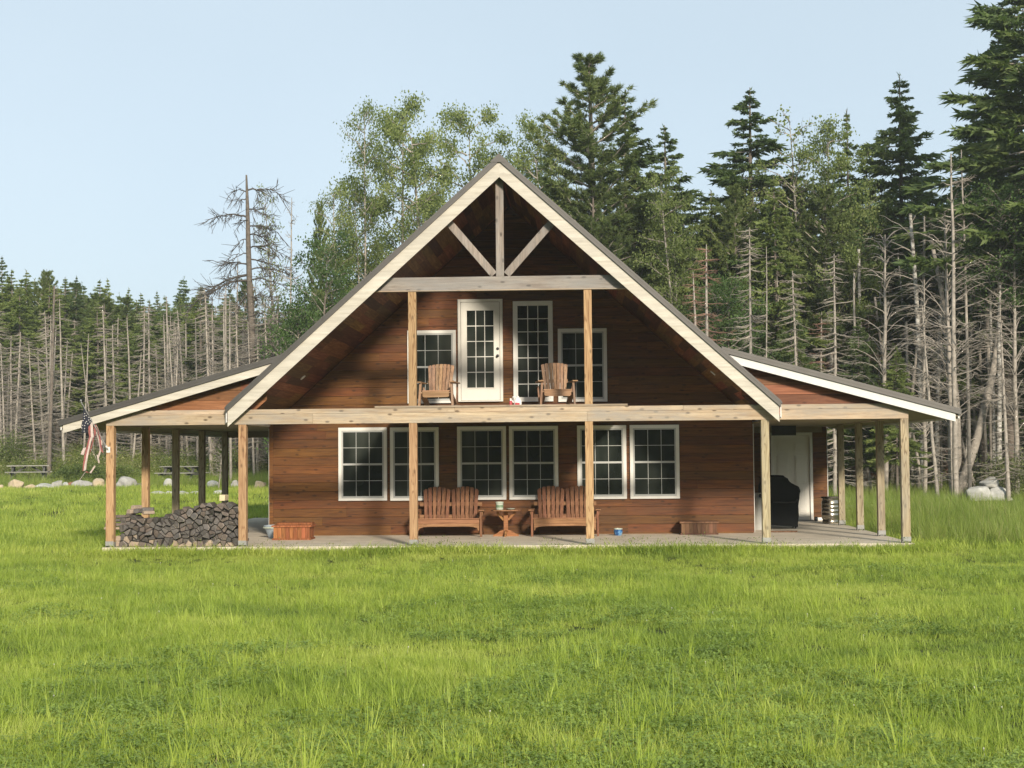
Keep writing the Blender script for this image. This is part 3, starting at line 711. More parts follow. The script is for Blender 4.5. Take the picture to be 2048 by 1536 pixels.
# covered grill
def grill():
    t = empty('covered_grill', (13.42, 5.6, 0), R_(0), 'gas grill under a black fitted cover in front of the white porch door', 'grill')
    prof = [(-.40, .10), (.36, .04), (.375, .30), (.385, .62), (.42, .80), (.415, .90), (.37, .95), (.22, 1.02), (.14, 1.12), (.06, 1.18), (-.30, 1.20), (-.42, 1.14), (-.46, .98), (-.47, .62), (-.42, .30)]
    # loft: several depth layers, narrower towards front and back
    lay = [(-.27, .93), (-.30, .86), (0, 0)]
    ys = [(-.30, .90, .97), (-.26, .97, .995), (-.1, 1.0, 1.0), (.12, 1.0, 1.0), (.28, .97, .985), (.32, .9, .95)]
    vs = []; n = 3; pts = []
    for i in range(len(prof)):
        a, b = prof[i], prof[(i+1) % len(prof)]
        for k in range(n): pts.append((a[0]+(b[0]-a[0])*k/n, a[1]+(b[1]-a[1])*k/n))
    g = random.Random(4)
    for (y, sx, sz) in ys:
        for j, (x, z) in enumerate(pts):
            fold = 1+.018*math.sin(j*1.7+y*9)+.008*g.uniform(-1, 1)
            vs.append((x*sx*fold, y+.012*math.sin(j*2.3), max(.03, z*sz*(1 if z < .2 else fold**.3))))
    m_ = len(pts); fs = [tuple(range(m_)), tuple(range(m_*len(ys)-1, m_*(len(ys)-1)-1, -1))]
    for k in range(len(ys)-1):
        for j in range(m_): fs.append((k*m_+j, (k+1)*m_+j, (k+1)*m_+(j+1) % m_, k*m_+(j+1) % m_))
    mb = MB(); mb.add(vs, fs); o = mb.build('cover', plain('black_cover_fabric', (0.005,0.0055,0.006), 0.75, noise=0.3, scale=5, bump=0.4, spec=0.15), t, smooth=True, bevel=0.01)
    mb = MB(); mb.tube([(-.2, -.315, .60), (.1, -.33, .585), (.30, -.325, .60), (.33, -.31, .66)], .014, 8); mb.build('cover_strap', MT['black'], t, smooth=True)
    for x in (-.3, .3):
        for y in (-.2, .2):
            mb = MB(); mb.tube([(x-.015, y, .042), (x+.015, y, .042)], .04, 14); mb.build('wheel', MT['black'], t, smooth=True)
grill()
# gas cylinder
t = empty('gas_cylinder', (12.86, 5.1, 0), 0, 'tall white gas cylinder against the wall beside the covered grill', 'gas cylinder')
mb = MB(); mb.lathe([(.145, 0), (.15, .02), (.15, .60), (.135, .66), (.08, .70), (.03, .71)], 24); mb.build('tank', plain('tank_paint', (0.42,0.42,0.39), 0.4, noise=0.06), t, smooth=True)
mb = MB(); mb.tube([(math.cos(a)*.10, math.sin(a)*.10, .80) for a in np.linspace(0, 2*math.pi, 17)], .012, 8); 
for a in (0, 2.1, 4.2): mb.box(math.cos(a)*.10-.012, math.cos(a)*.10+.012, math.sin(a)*.1-.012, math.sin(a)*.1+.012, .68, .80)
mb.build('collar', MT['steel'], t, smooth=True)
mb = MB(); mb.lathe([(.02, .71), (.02, .77), (.032, .77), (.032, .79)], 12); mb.build('valve', MT['steel'], t, smooth=True)
# keg
MT['keg'] = plain('keg_steel', (0.42,0.39,0.33), 0.28, metal=0.9, noise=0.12, scale=6, dirt=((0.16,0.12,0.08), 0.5))
t = empty('steel_keg', (14.89, 7.85, 0), 0, 'ribbed stainless steel barrel with dark top in front of the porch end wall', 'barrel')
mb = MB(); pr = [(.185, 0), (.19, .01), (.19, .07), (.178, .085), (.195, .11), (.20, .14)]
for zc in (.20, .295, .39, .48): pr += [(.200, zc-.022), (.210, zc-.008), (.210, zc+.008), (.200, zc+.022)]
pr += [(.198, .53), (.18, .555), (.188, .565), (.188, .60), (.18, .60)]
mb.lathe(pr, 32); mb.build('body', MT['keg'], t, smooth=True)
mb = MB(); mb.lathe([(.215, .602), (.22, .606), (.22, .63), (.21, .635)], 28); mb.build('lid', plain('dark_lid', (0.07,0.06,0.045), 0.7), t, smooth=True)
# white pipe with black cap by the end wall
t = empty('capped_pipe', (14.72, 8.95, .05), 0, 'short white pipe with round black end cap lying by the porch door', 'pipe')
mb = MB(); mb.tube([(.03, 0, 0), (.42, .08, 0)], .048, 16); mb.build('pipe', MT['jugw'], t, smooth=True)
mb = MB(); mb.tube([(-.02, -.01, 0.008), (.028, -.001, 0.008)], .058, 18); mb.build('end_cap', MT['black'], t, smooth=True)
mb = MB(); mb.box(12.9, 13.55, 3.9, 4.02, .0015, .03); o = mb.build('plank', MT['planter_d']); tag(o, 'thin dark board lying flat on the slab beside the right post', 'board')

# ------------------------------------------------------------------ firewood stack
def firewood():
    M = [plain('grey_split_face', (0.135,0.122,0.112), 0.9, noise=0.4, scale=22, bump=0.6, dirt=((0.05,0.042,0.038), 0.6)),
         plain('brown_split_face', (0.15,0.120,0.100), 0.9, noise=0.4, scale=22, bump=0.6, dirt=((0.06,0.045,0.038), 0.6)),
         plain('dark_split_face', (0.085,0.078,0.072), 0.9, noise=0.4, scale=22, bump=0.6),
         plain('pale_split_face', (0.36,0.28,0.21), 0.9, noise=0.3, scale=18, bump=0.5, dirt=((0.18,0.14,0.11), 0.5))]
    bark = plain('log_bark', (0.085,0.072,0.062), 0.95, noise=0.5, scale=16, bump=0.7)
    rim = plain('pale_bark_rim', (0.27,0.235,0.20), 0.9, noise=0.35, scale=20)
    g = random.Random(21)
    prof = [(0.10, .56), (.2, .62), (.35, .60), (.55, .56), (.75, .60), (.95, .53), (1.1, .62), (1.3, .66), (1.45, .70), (1.7, .79), (1.95, .83), (2.2, .86), (2.35, .85), (2.46, .83)]
    H = lambda x: np.interp(x, [q[0] for q in prof], [q[1] for q in prof])
    pts = []
    z = .05; row = 0
    while z < .95:
        x = .24+(row % 2)*.055+g.uniform(-.02, .02)
        while x < 2.46:
            pts.append((x+g.uniform(-.04, .04), z+g.uniform(-.034, .034))); x += g.choice([.07, .10, .14, .19])
        z += .074; row += 1
    def clip(poly, nx, nz, d):
        out = []
        for i in range(len(poly)):
            a, b = poly[i], poly[(i+1) % len(poly)]; da = a[0]*nx+a[1]*nz-d; db = b[0]*nx+b[1]*nz-d
            if da <= 0: out.append(a)
            if da*db < 0: q = da/(da-db); out.append((a[0]+(b[0]-a[0])*q, a[1]+(b[1]-a[1])*q))
        return out
    cnt = 0
    for (cx, cz) in pts:
        if cz > H(cx)+.01: continue
        poly = [(.16, .004), (2.472, .004), (2.472, 1.2), (.16, 1.2)]
        for (qx, qz) in pts:
            if (qx, qz) == (cx, cz) or abs(qx-cx) > .3 or abs(qz-cz) > .3: continue
            nx, nz = qx-cx, qz-cz; L = math.hypot(nx, nz); nx /= L; nz /= L
            poly = clip(poly, nx, nz, (cx+qx)/2*nx+(cz+qz)/2*nz-g.choice([.002,.003,.006]))
            if len(poly) < 3: break
        if len(poly) < 3: continue
        for a in (math.radians(g.uniform(60, 120)),):
            poly = clip(poly, math.cos(a), math.sin(a), cx*math.cos(a)+cz*math.sin(a)+.062)
        # soften corners: chaikin, once
        sm = []
        for i in range(len(poly)):
            a, b = poly[i], poly[(i+1) % len(poly)]
            sm += [(a[0]*.94+b[0]*.06, a[1]*.94+b[1]*.06), (a[0]*.06+b[0]*.94, a[1]*.06+b[1]*.94)]
        y0 = g.uniform(-.07, .06); L = g.uniform(.38, .44)
        mx = sum(q[0] for q in sm)/len(sm); mz = sum(q[1] for q in sm)/len(sm)
        n = len(sm); vs = []; fs = []
        tilt = (g.uniform(-.5, .5), g.uniform(-.5, .5))
        for k, (s_, y) in enumerate(((.86, y0), (.985, y0+.012), (.985, y0+L))):
            for (x, zz) in sm:
                dx, dz = x-mx, zz-mz
                vs.append((dx*s_, y+(tilt[0]*dx+tilt[1]*dz if k < 2 else 0)+g.uniform(-.002, .002), dz*s_))
        fs = [tuple(range(n)), tuple(range(3*n-1, 2*n-1, -1))]
        for k in range(2):
            for i in range(n): fs.append((k*n+i, (k+1)*n+i, (k+1)*n+(i+1) % n, k*n+(i+1) % n))
        mi = g.choices([0, 1, 2, 3], [5, 4, 4, .5])[0] if cz > .1 else g.choices([0, 1, 3], [2, 2, 4])[0]
        mb = MB(); mb.add(vs, fs); o = mb.build('firewood_log', [M[mi], bark, rim]); o.location = (mx, 0.02, mz)
        rimmed = g.random() < .4
        me = o.data; me.polygons.foreach_set('material_index', [0 if i == 0 else (2 if (rimmed and 2 <= i < 2+n*.6) else (0 if g.random() < .4 else 1)) for i in range(len(me.polygons))])
        pr_ = o.modifiers.new('b', 'BEVEL'); pr_.width = .004; pr_.segments = 1
        tag(o, 'grey brown split log lying end-on in the front face of the firewood stack', 'log', 'split logs stacked on the porch'); cnt += 1
    def log_along(p, d, L, w, mi, label, name='firewood_log', cat='log', grp='split logs stacked on the porch'):
        mb = MB(); q = [(-w/2, -w*.3), (w*.1, -w*.38), (w/2, -w*.25), (w*.45, w*.3), (-w*.1, w*.42), (-w*.45, w*.25)]
        mb.prism([(a, b) for a, b in q], 0, L); o = mb.build(name, M[mi], bevel=.006)
        o.location = p; o.rotation_euler = d; tag(o, label, cat, grp); return o
    # left end: logs laid crosswise under and past the corner post
    for k, (x, z, w, L) in enumerate([(-.14, .42, .085, .42), (-.10, .50, .08, .40), (-.16, .35, .07, .4), (-.12, .57, .08, .44)]):
        log_along((x, .12+.1*(k % 2), z), (0, 0, R_(-90)), L, w, (1, 0, 3, 1)[k], 'split log lying crosswise, its end poking out left of the corner post', grp='crosswise logs at the left end of the stack')
    for k in range(2):
        z = .055+.1*k
        log_along((.105, .10, z), (0, 0, 0), .36, .13, 3, 'pale log at the foot of the stack beside the corner post', grp='pale logs at the foot of the stack')
    for k, (x, y, z, w, rz) in enumerate([(.30, .12, .665, .12, -35), (.45, .10, .675, .11, -15), (.36, .2, .745, .10, -25), (.60, .08, .645, .09, -50), (.52, .3, .70, .10, -84)]):
        log_along((x, y, z), (0, 0, R_(rz)), .22, w, (3, 0, 3, 3, 0)[k], 'pale split log lying sideways on top of the left part of the stack', grp='pale logs on top of the stack')
    mb = MB(); mb.prism([(-.055, 0), (.052, .004), (.058, .11), (-.05, .118)], 0, .30); o = mb.build('wood_block', plain('fresh_cut_wood', (0.62,0.52,0.33), 0.8, noise=.1), bevel=.006, loc=(2.13, .06, .862))
    tag(o, 'pale yellow square-cut block on top of the firewood stack', 'block')
    # packed second row behind
    for i in range(46):
        x = .25+(i % 15)*.152+g.uniform(-.02, .02); z = .09+.17*(i//15)
        if z > H(x)-.12: continue
        log_along((x, .50, z), (0, R_(g.uniform(-30, 30)), 0), .4, .14, g.choice([0, 1, 2]), 'split log in the second row behind the front face of the stack', grp='split logs in the rear row')
firewood()

# ------------------------------------------------------------------ flag on its pole
def flag():
    t = empty('flag', (0, 0, 0), 0, 'tattered faded stars and stripes flag hanging from a pole on the corner post', 'flag')
    A = Vector((-.025, -.12, 1.86)); B = Vector((-.475, -.34, 2.77))
    t.location = A
    L = lambda p: Vector(p)-A
    mb = MB(); mb.tube([L(A), L(B)], .011, 8); mb.lathe([(.004, 0), (.02, .012), (.02, .03), (.004, .042)], 10, L(B)); mb.build('pole', MT['steel'], t, smooth=True)
    mb = MB(); mb.box(-.035, .035, .025, .045, -.06, .05); mb.tube([(0.0, .03, -.01), (-.03, -.02, .07)], .02, 10); mb.build('bracket', MT['white'], t)
    # outlines in a vertical plane hanging below the pole; (u,v) from picture-like drawing, folded in depth
    def uv(x, y, dy=0.0):       # x,y in flag drawing units
        return Vector(((x-520)/8.536/105.5, -(((520-x)/400)*.22)+dy, (1000-y)/8.536/105.5))
    navy = plain('navy_cloth', (0.018,0.020,0.032), 0.85, noise=.2); star = plain('star_white', (0.60,0.58,0.55), 0.8)
    red = plain('faded_red_cloth', (0.34,0.12,0.11), 0.85, noise=.25, scale=14); cream = plain('faded_white_cloth', (0.55,0.46,0.42), 0.85, noise=.2, scale=14)
    def ribbon(mb, L_, Rr, mi, dy, n=14, fold=.02):
        """strip between two polylines; folded in depth"""
        def smp(P, s):
            k = s*(len(P)-1); i = min(int(k), len(P)-2); f = k-i
            return (P[i][0]*(1-f)+P[i+1][0]*f, P[i][1]*(1-f)+P[i+1][1]*f)
        m_ = 5; vs = []; 
        for back in (0, 1):
            for i in range(n+1):
                a, b = smp(L_, i/n), smp(Rr, i/n)
                for j in range(m_+1):
                    x = a[0]+(b[0]-a[0])*j/m_; y = a[1]+(b[1]-a[1])*j/m_
                    vs.append(uv(x, y, dy+fold*math.sin(j*1.9+i*.55+dy*40)+.003*back))
        W = m_+1; tot = (n+1)*W; fs = []
        for i in range(n):
            for j in range(m_):
                k = i*W+j; fs.append((k, k+1, k+W+1, k+W)); fs.append((k+tot, k+W+tot, k+W+1+tot, k+1+tot))
        for i in range(n):
            for j in (0, m_):
                k = i*W+j; fs.append((k, k+W, k+W+tot, k+tot))
        mb.add(vs, fs, mi)
    mb = MB()
    ribbon(mb, [(125, 200), (150, 300), (145, 480), (122, 620), (128, 715)], [(150, 215), (225, 400), (296, 510), (225, 610), (212, 712)], 0, 0.0, 14, .014)
    for (x, y) in [(178, 385), (172, 430), (176, 470), (155, 505), (190, 545), (148, 585), (178, 590), (135, 632), (178, 640), (172, 685), (240, 450), (262, 480), (238, 495), (258, 528), (205, 520), (225, 560), (200, 420)]:
        c = uv(x, y, -.022); vs = []
        for k in range(10):
            a = math.pi/2+math.pi*k/5; rr = .0125 if k % 2 == 0 else .006
            vs.append(c+Vector((math.cos(a)*rr, 0, math.sin(a)*rr)))
        mb.add(vs, [tuple(range(10))[::-1]], 1)
    mb.build('canton', [navy, star], t)
    mb = MB()
    strips = [([(215, 585), (225, 700), (240, 790)], [(262, 560), (262, 690), (275, 800)], 1), ([(262, 560), (262, 690), (275, 800)], [(300, 520), (300, 650), (310, 790)], 2), ([(300, 520), (300, 650), (312, 780)], [(345, 590), (330, 680), (325, 770)], 1),
              ([(235, 780), (205, 900), (170, 1080), (150, 1230), (140, 1365)], [(262, 790), (235, 920), (200, 1090), (180, 1240), (165, 1362)], 1), ([(262, 790), (235, 920), (200, 1090), (180, 1240), (165, 1362)], [(290, 790), (262, 930), (232, 1090), (208, 1240), (196, 1350)], 2), ([(290, 790), (262, 930), (232, 1090)], [(312, 780), (282, 920), (246, 1060)], 1),
              ([(300, 500), (370, 640), (420, 800), (400, 900)], [(345, 590), (385, 700), (440, 830), (425, 930)], 2), ([(345, 610), (385, 760), (400, 900), (430, 1040)], [(365, 640), (410, 760), (425, 920), (455, 1060)], 1), ([(330, 700), (370, 850), (395, 1000), (350, 1150)], [(345, 690), (388, 850), (415, 1010), (372, 1170)], 2),
              ([(190, 1365), (250, 1395)], [(186, 1385), (262, 1404)], 1), ([(250, 1395), (325, 1270)], [(275, 1404), (342, 1285)], 2), ([(140, 980), (105, 1080)], [(190, 960), (150, 1090)], 2), ([(345, 1090), (375, 1230)], [(365, 1090), (395, 1225)], 2)]
    for k, (a, b, mi) in enumerate(strips): ribbon(mb, a, b, mi-1, (.02, -.012, .03)[k % 3], 10, .008)
    mb.build('stripes', [red, cream], t)
    mb = MB(); mb.tube([uv(188, 1375), uv(150, 1440), uv(95, 1530)], .0035, 4); mb.tube([uv(262, 985), uv(330, 1110), uv(345, 1170)], .003, 4); mb.build('loose_thread', cream, t)
flag()

# ------------------------------------------------------------------ vegetation generators (numpy)
def fmesh(name, V, F, mats, mi=None, r=None, smooth=False):
    """V (n,3), F (m,3|4) arrays"""
    me = bpy.data.meshes.new(name); n, k = len(F), F.shape[1]
    me.vertices.add(len(V)); me.vertices.foreach_set('co', np.asarray(V, np.float32).ravel())
    me.loops.add(n*k); me.loops.foreach_set('vertex_index', np.asarray(F, np.int32).ravel())
    me.polygons.add(n); me.polygons.foreach_set('loop_start', np.arange(0, n*k, k, dtype=np.int32))
    try: me.polygons.foreach_set('loop_total', np.full(n, k, np.int32))
    except Exception: pass
    for m in (mats if isinstance(mats, (list, tuple)) else [mats]): me.materials.append(m)
    if mi is not None: me.polygons.foreach_set('material_index', np.asarray(mi, np.int32))
    if r is not None:
        a = me.attributes.new('rnd', 'FLOAT', 'FACE'); a.data.foreach_set('value', np.asarray(r, np.float32))
    if smooth: me.polygons.foreach_set('use_smooth', np.ones(n, bool))
    me.update(calc_edges=True); me.validate(); return me

class Leaves:
    def __init__(s): s.c = []; s.d = []; s.w = []; s.l = []; s.r = []; s.nn = []
    def add(s, c, d, l, w, r, nn=None): s.c.append(c); s.d.append(d); s.l.append(l); s.w.append(w); s.r.append(r); s.nn.append(nn if nn is not None else np.zeros(3))
    def mesh(s, name, mat, g, kind='tri'):
        c = np.array(s.c); d = np.array(s.d); l = np.array(s.l)[:, None]; w = np.array(s.w)[:, None]
        d = d/(np.linalg.norm(d, axis=1)[:, None]+1e-9)
        q = g.normal(size=c.shape); q[:, 2] = q[:, 2]*0.5+.25
        x = np.cross(d, q); x /= np.linalg.norm(x, axis=1)[:, None]+1e-9
        n = len(c)
        if kind == 'tri':
            V = np.stack([c-x*w/2, c+x*w/2, c+d*l], 1).reshape(-1, 3); F = np.arange(3*n).reshape(n, 3)
        else:
            V = np.stack([c, c+d*l*.5-x*w/2, c+d*l, c+d*l*.5+x*w/2], 1).reshape(-1, 3); F = np.arange(4*n).reshape(n, 4)
        return fmesh(name, V, F, mat, r=s.r)

class Tubes:
    def __init__(s, n=4): s.V = []; s.F = []; s.k = 0; s.n = n
    def add(s, P, rad, n=None):
        n = n or s.n; P = np.asarray(P, float); m = len(P); T = np.gradient(P, axis=0); T /= np.linalg.norm(T, axis=1)[:, None]+1e-9
        a = np.where(np.abs(T[:, 2:3]) < .9, np.array([[0, 0, 1.]]), np.array([[1., 0, 0]]))
        x = np.cross(T, a); x /= np.linalg.norm(x, axis=1)[:, None]+1e-9; y = np.cross(T, x)
        an = 2*np.pi*np.arange(n)/n; rad = np.asarray(rad, float).reshape(-1, 1, 1)*np.ones((m, 1, 1))
        V = P[:, None]+(x[:, None]*np.cos(an)[None, :, None]+y[:, None]*np.sin(an)[None, :, None])*rad
        s.V.append(V.reshape(-1, 3)); i = np.arange(m-1)[:, None]*n; k = np.arange(n)[None]
        A = i+k; B = i+(k+1) % n
        s.F.append(np.stack([A, A+n, B+n, B], -1).reshape(-1, 4)+s.k); s.k += m*n
    def mesh(s, name, mat, g=None):
        V = np.concatenate(s.V); F = np.concatenate(s.F); return fmesh(name, V, F, mat, r=np.full(len(F), .5), smooth=True)

def trunk_pts(g, H, lean=0.02, wob=0.05, n=10, bend=0):
    t = np.linspace(0, 1, n); a = g.uniform(0, 6.28)
    px = np.cumsum(g.normal(0, wob, n))*H/14*.5; py = np.cumsum(g.normal(0, wob, n))*H/14*.5
    P = np.stack([px-px[0]+np.cos(a)*lean*H*t+bend*t*t*H, py-py[0]+np.sin(a)*lean*H*t, H*t-.25*(t == 0)], 1); return P
def along(P, t):
    f = t*(len(P)-1); i = np.minimum(f.astype(int), len(P)-2); q = (f-i)[:, None]; return P[i]*(1-q)+P[i+1]*q

def g_spruce(seed, H=14, cb=.3, R=2.2, rad=.14, dens=1.0, ragged=.25, dead=True, droop=.25, top=1.0, needle=None, upturn=.3, bare=0):
    g = np.random.default_rng(seed); P = trunk_pts(g, H, .01, .03)
    tr = Tubes(7); tt = np.linspace(0, 1, len(P)); tr.add(P, rad*(1-tt)**.8+.012)
    tw = Tubes(3); L = Leaves(); z = H*cb; up = np.array([0, 0, 1.])
    while z < H-.15:
        f = (H-z)/(H*(1-cb)); r0 = 1.18*R*(f**.85)*top
        r0 = max(r0, .07); nb = g.integers(4, 7)
        for k in range(nb):
            a = g.uniform(0, 6.283); r = r0*g.uniform(1-ragged*1.6, 1+ragged*.6)*(1.0 if g.random() > .1*ragged*4 else .5)
            c = along(P, np.array([z/H]))[0]; d = np.array([np.cos(a), np.sin(a), 0])
            dr = droop*(.4+.9*f)*g.uniform(.6, 1.3)
            S = np.linspace(0, 1, 6); B = c+d*(S*r)[:, None]+up*(-dr*r*S**1.2+upturn*dr*r*S**3+.25*r*(1-f)*S)[:, None]
            tw.add(B, (.022*(1-S)+.005)*min(1.3, r/1.5+.3))
            nf = int((5+r*20)*dens)
            for j in range(nf):
                s_ = g.uniform(.12, 1)**.8; p = along(B, np.array([s_]))[0]
                side = 1 if j % 2 else -1; per = np.array([-d[1], d[0], 0])
                fd = d*(.75+g.uniform(-.2, .3))+per*side*g.uniform(.25, 1.0)*(1.1-s_*.6)-up*g.uniform(-.05, .5)
                fd /= np.linalg.norm(fd); fl = (.05+.26*min(1, r/1.1)+.10*r*(1.15-s_))*g.uniform(.6, 1.2)
                m = 4; rr = g.random()
                for q in range(m):
                    c2 = p+fd*fl*q/m+g.normal(0, .02, 3); d2 = fd+g.normal(0, .38, 3)
                    L.add(c2, d2, fl/m*1.8+.03+.05*min(1, r), g.uniform(.06, .12)*(.55+.45*min(1, r)), min(1, max(0, rr*.6+g.random()*.3+.25*s_*f)))
        z += g.uniform(.17, .31)*(.75+.5*f)
    for j in range(14): L.add(P[-1]-up*g.uniform(0,.7)+g.normal(0, .02, 3), up*.8+g.normal(0, .5, 3), .2, .05, .6)
    if dead:
        z = 1.2+bare
        while z < H*cb+1.2:
            for k in range(g.integers(1, 4)):
                a = g.uniform(0, 6.283); r = g.uniform(.3, 1.0)*R*.85; c = along(P, np.array([z/H]))[0]; d = np.array([np.cos(a), np.sin(a), 0])
                S = np.linspace(0, 1, 5); B = c+d*(S*r)[:, None]+up*(-.22*r*S**1.5+g.uniform(-.1, .15)*r*S)[:, None]+g.normal(0, .02, (5, 3)); tw.add(B, .013*(1-S)+.004)
                for q in range(3):
                    s_ = g.uniform(.3, .95); p = along(B, np.array([s_]))[0]; e = d+g.normal(0, .8, 3); e[2] -= .3; tw.add(np.array([p, p+e*.18, p+e*.34-up*.05]), [.006, .005, .002])
            z += g.uniform(.2, .5)
    return tr, tw, L, g

def g_dead(seed, H=10, rad=.10, R=1.5, dens=1.0, lo=.12, up_ang=-.15, curl=.25, twig=1.0, lean=.02, broken=True, hmax=1.0):
    g = np.random.default_rng(seed); P = trunk_pts(g, H, lean, .04); up = np.array([0, 0, 1.])
    tr = Tubes(6); tt = np.linspace(0, 1, len(P)); tr.add(P, rad*(1-tt)**.7+.018)
    tw = Tubes(3); z = H*lo
    while z < H*hmax-.1:
        f = 1-z/H
        for k in range(max(1, int(g.poisson(2.6*dens)))):
            a = g.uniform(0, 6.283); r = R*(.25+.75*min(1, f*1.8+.1))*g.uniform(.3, 1.1); c = along(P, np.array([z/H]))[0]; d = np.array([np.cos(a), np.sin(a), 0])
            S = np.linspace(0, 1, 6); B = c+d*(S*r)[:, None]+up*((up_ang*S+curl*S*S-curl*.9*S)*r)[:, None]+np.cumsum(g.normal(0, .02, (6, 3)), 0)
            tw.add(B, .016*(1-S)+.005)
            for q in range(int(5*twig*min(1.5, r))+1):
                s_ = g.uniform(.25, .98); p = along(B, np.array([s_]))[0]; per = np.array([-d[1], d[0], 0])*g.choice([-1, 1])
                e = d*.6+per*g.uniform(.3, 1)+up*g.uniform(-.5, .25); l = g.uniform(.15, .45)*r*.5+.08; tw.add(np.array([p, p+e*l*.5+g.normal(0, .02, 3), p+e*l-up*.06*l]), [.007, .006, .003])
        z += g.uniform(.14, .34)
    return tr, tw, None, g

def g_broad(seed, H=12, R=2.6, cb=.3, rad=.12, leaves=9000, size=.13, multi=1, spread=.8, clump=.32, upang=.9):
    g = np.random.default_rng(seed); tr = Tubes(6); tw = Tubes(3); L = Leaves(); up = np.array([0, 0, 1.]); ends = []
    for s in range(multi):
        Hs = H*(1 if s == 0 else g.uniform(.7, .95)); P = trunk_pts(g, Hs, .03 if multi == 1 else .10, .06); tt = np.linspace(0, 1, len(P))
        tr.add(P, (rad if s == 0 else rad*.7)*(1-tt)**.75+.012); nb = int(42*spread+8)
        for i in range(nb):
            t = cb+(1-cb)*(i+g.random())/nb; f = 1-(t-cb)/(1-cb); c = along(P, np.array([t]))[0]; a = i*2.4+g.uniform(-.5, .5)
            r = R*(.25+.75*math.sin(min(1, f*1.25+.12)*math.pi*.62))*g.uniform(.6, 1.15)*(1 if multi == 1 else .7); d = np.array([np.cos(a), np.sin(a), 0])
            S = np.linspace(0, 1, 6); B = c+d*(S*r)[:, None]+up*(upang*S*r*g.uniform(.6, 1.1)-.25*r*S*S)[:, None]+np.cumsum(g.normal(0, .035, (6, 3)), 0)
            tw.add(B, .03*(1-S)*rad/.12+.006)
            for q in range(7):
                s_ = g.uniform(.2, 1) if q else 1.0; p = along(B, np.array([s_]))[0]; e = d*g.uniform(.2, .9)+np.array([-d[1], d[0], 0])*g.uniform(-1, 1)+up*g.uniform(-.1, .9); l = g.uniform(.25, .7)*(R/2.6)
                C = np.array([p, p+e*l*.5, p+e*l+g.normal(0, .05, 3)]); tw.add(C, [.010, .007, .003]); ends.append((C[1], C[2]))
    ends = np.array(ends); k = leaves
    idx = g.integers(0, len(ends), k); u = g.uniform(.2, 1.15, k)[:, None]; w = g.random(len(ends)); pw_ = g.random(len(ends))**1.5+.1; idx = g.choice(len(ends), k, p=pw_/pw_.sum())
    c = ends[idx, 0]*(1-u)+ends[idx, 1]*u+g.normal(0, clump*.62, (k, 3))*np.array([1, 1, .7]); d = g.normal(0, 1, (k, 3)); d[:, 2] -= .35
    L.c = list(c); L.d = list(d); L.l = list(size*g.uniform(.6, 1.25, k)); L.w = list(size*.8*g.uniform(.5, 1.1, k)); L.r = list(np.clip(w[idx]*.55+g.random(k)*.45, 0, 1))
    return tr, tw, L, g

def g_pine(seed, H=15, R=3.0, cb=.35, rad=.2, tl=.17, side=0):
    g = np.random.default_rng(seed); P = trunk_pts(g, H, .01, .04); up = np.array([0, 0, 1.]); tr = Tubes(7); tt = np.linspace(0, 1, len(P)); tr.add(P, rad*(1-tt)**.8+.015)
    tw = Tubes(3); L = Leaves(); z = H*cb
    while z < H-.1:
        f = (H-z)/(H*(1-cb))
        for k in range(g.integers(6, 9)):
            a = g.uniform(0, 6.283); r = max(.25, R*(f**.7)*g.uniform(.55, 1.2)); c = along(P, np.array([z/H]))[0]; d = np.array([np.cos(a), np.sin(a), 0])
            S = np.linspace(0, 1, 7); ua = .15+.75*(1-f); B = c+d*(S*r)[:, None]+up*((ua*S+.22*S*S-.12*f*S)*r)[:, None]+np.cumsum(g.normal(0, .02, (7, 3)), 0)
            tw.add(B, (.03*(1-S)+.006)*min(1.2, r))
            nt = int(5+r*9)
            for q in range(nt):
                s_ = g.uniform(.28, 1.0) if q else 1.0; p = along(B, np.array([s_]))[0]; per = np.array([-d[1], d[0], 0])*g.choice([-1, 1])
                e = d*g.uniform(.3, 1)+per*g.uniform(0, 1)+up*g.uniform(0, .8); l = g.uniform(.1, .45)*min(1, r*.6)*(1.2-s_*.6)
                p2 = p+e*l; tw.add(np.array([p, p+e*l*.5, p2]), [.008, .006, .004]); w = g.random()
                for b in range(3):
                    pc = p2-e*l*.25*b
                    for m in range(9):
                        dd = e+g.normal(0, .75, 3)+up*.35; L.add(pc+g.normal(0, .025, 3), dd, tl*g.uniform(.7, 1.2), .034, np.clip(w*.6+g.random()*.4, 0, 1))
        z += g.uniform(.28, .55)
    return tr, tw, L, g

def proto(kind, data, barkm, twigm, leafm, H, shape='tri', crown='crown'):
    """hidden source meshes of a tree: (name, mesh) pairs"""
    tr, tw, L, g = data
    parts = [('trunk', tr.mesh('trunk', barkm))]
    if tw.V: parts.append(('branches', tw.mesh('branches', twigm)))
    if L is not None and L.c: parts.append((crown, L.mesh(crown, leafm, g, shape)))
    return dict(kind=kind, parts=parts, H=H)
def plant_tree(pr, x, y, H, label, cat='tree', group=None, sx=1.0, rz=None, tilt=(0, 0), z=None):
    s = H/pr['H']; o = empty(pr['kind'], (x, y, (zg(x, y) if z is None else z)-.05), 0, label, cat, group)
    o.rotation_euler = (tilt[0], tilt[1], rnd.uniform(0, 6.28) if rz is None else rz); o.scale = (s*sx, s*sx, s)
    for nm, me in pr['parts']:
        c = bpy.data.objects.new(nm, me); COL.objects.link(c); c.parent = o
    return o
def tree_px(pr, px, py, Y, label, cat='tree', group=None, sx=1.0, **k):
    """a tree standing at depth Y whose tip shows at pixel (px, py) of the 2048 px photograph"""
    p = at(px, py, Y); return plant_tree(pr, p.x, Y, p.z-zg(p.x, Y)+.05, label, cat, group, sx, **k)

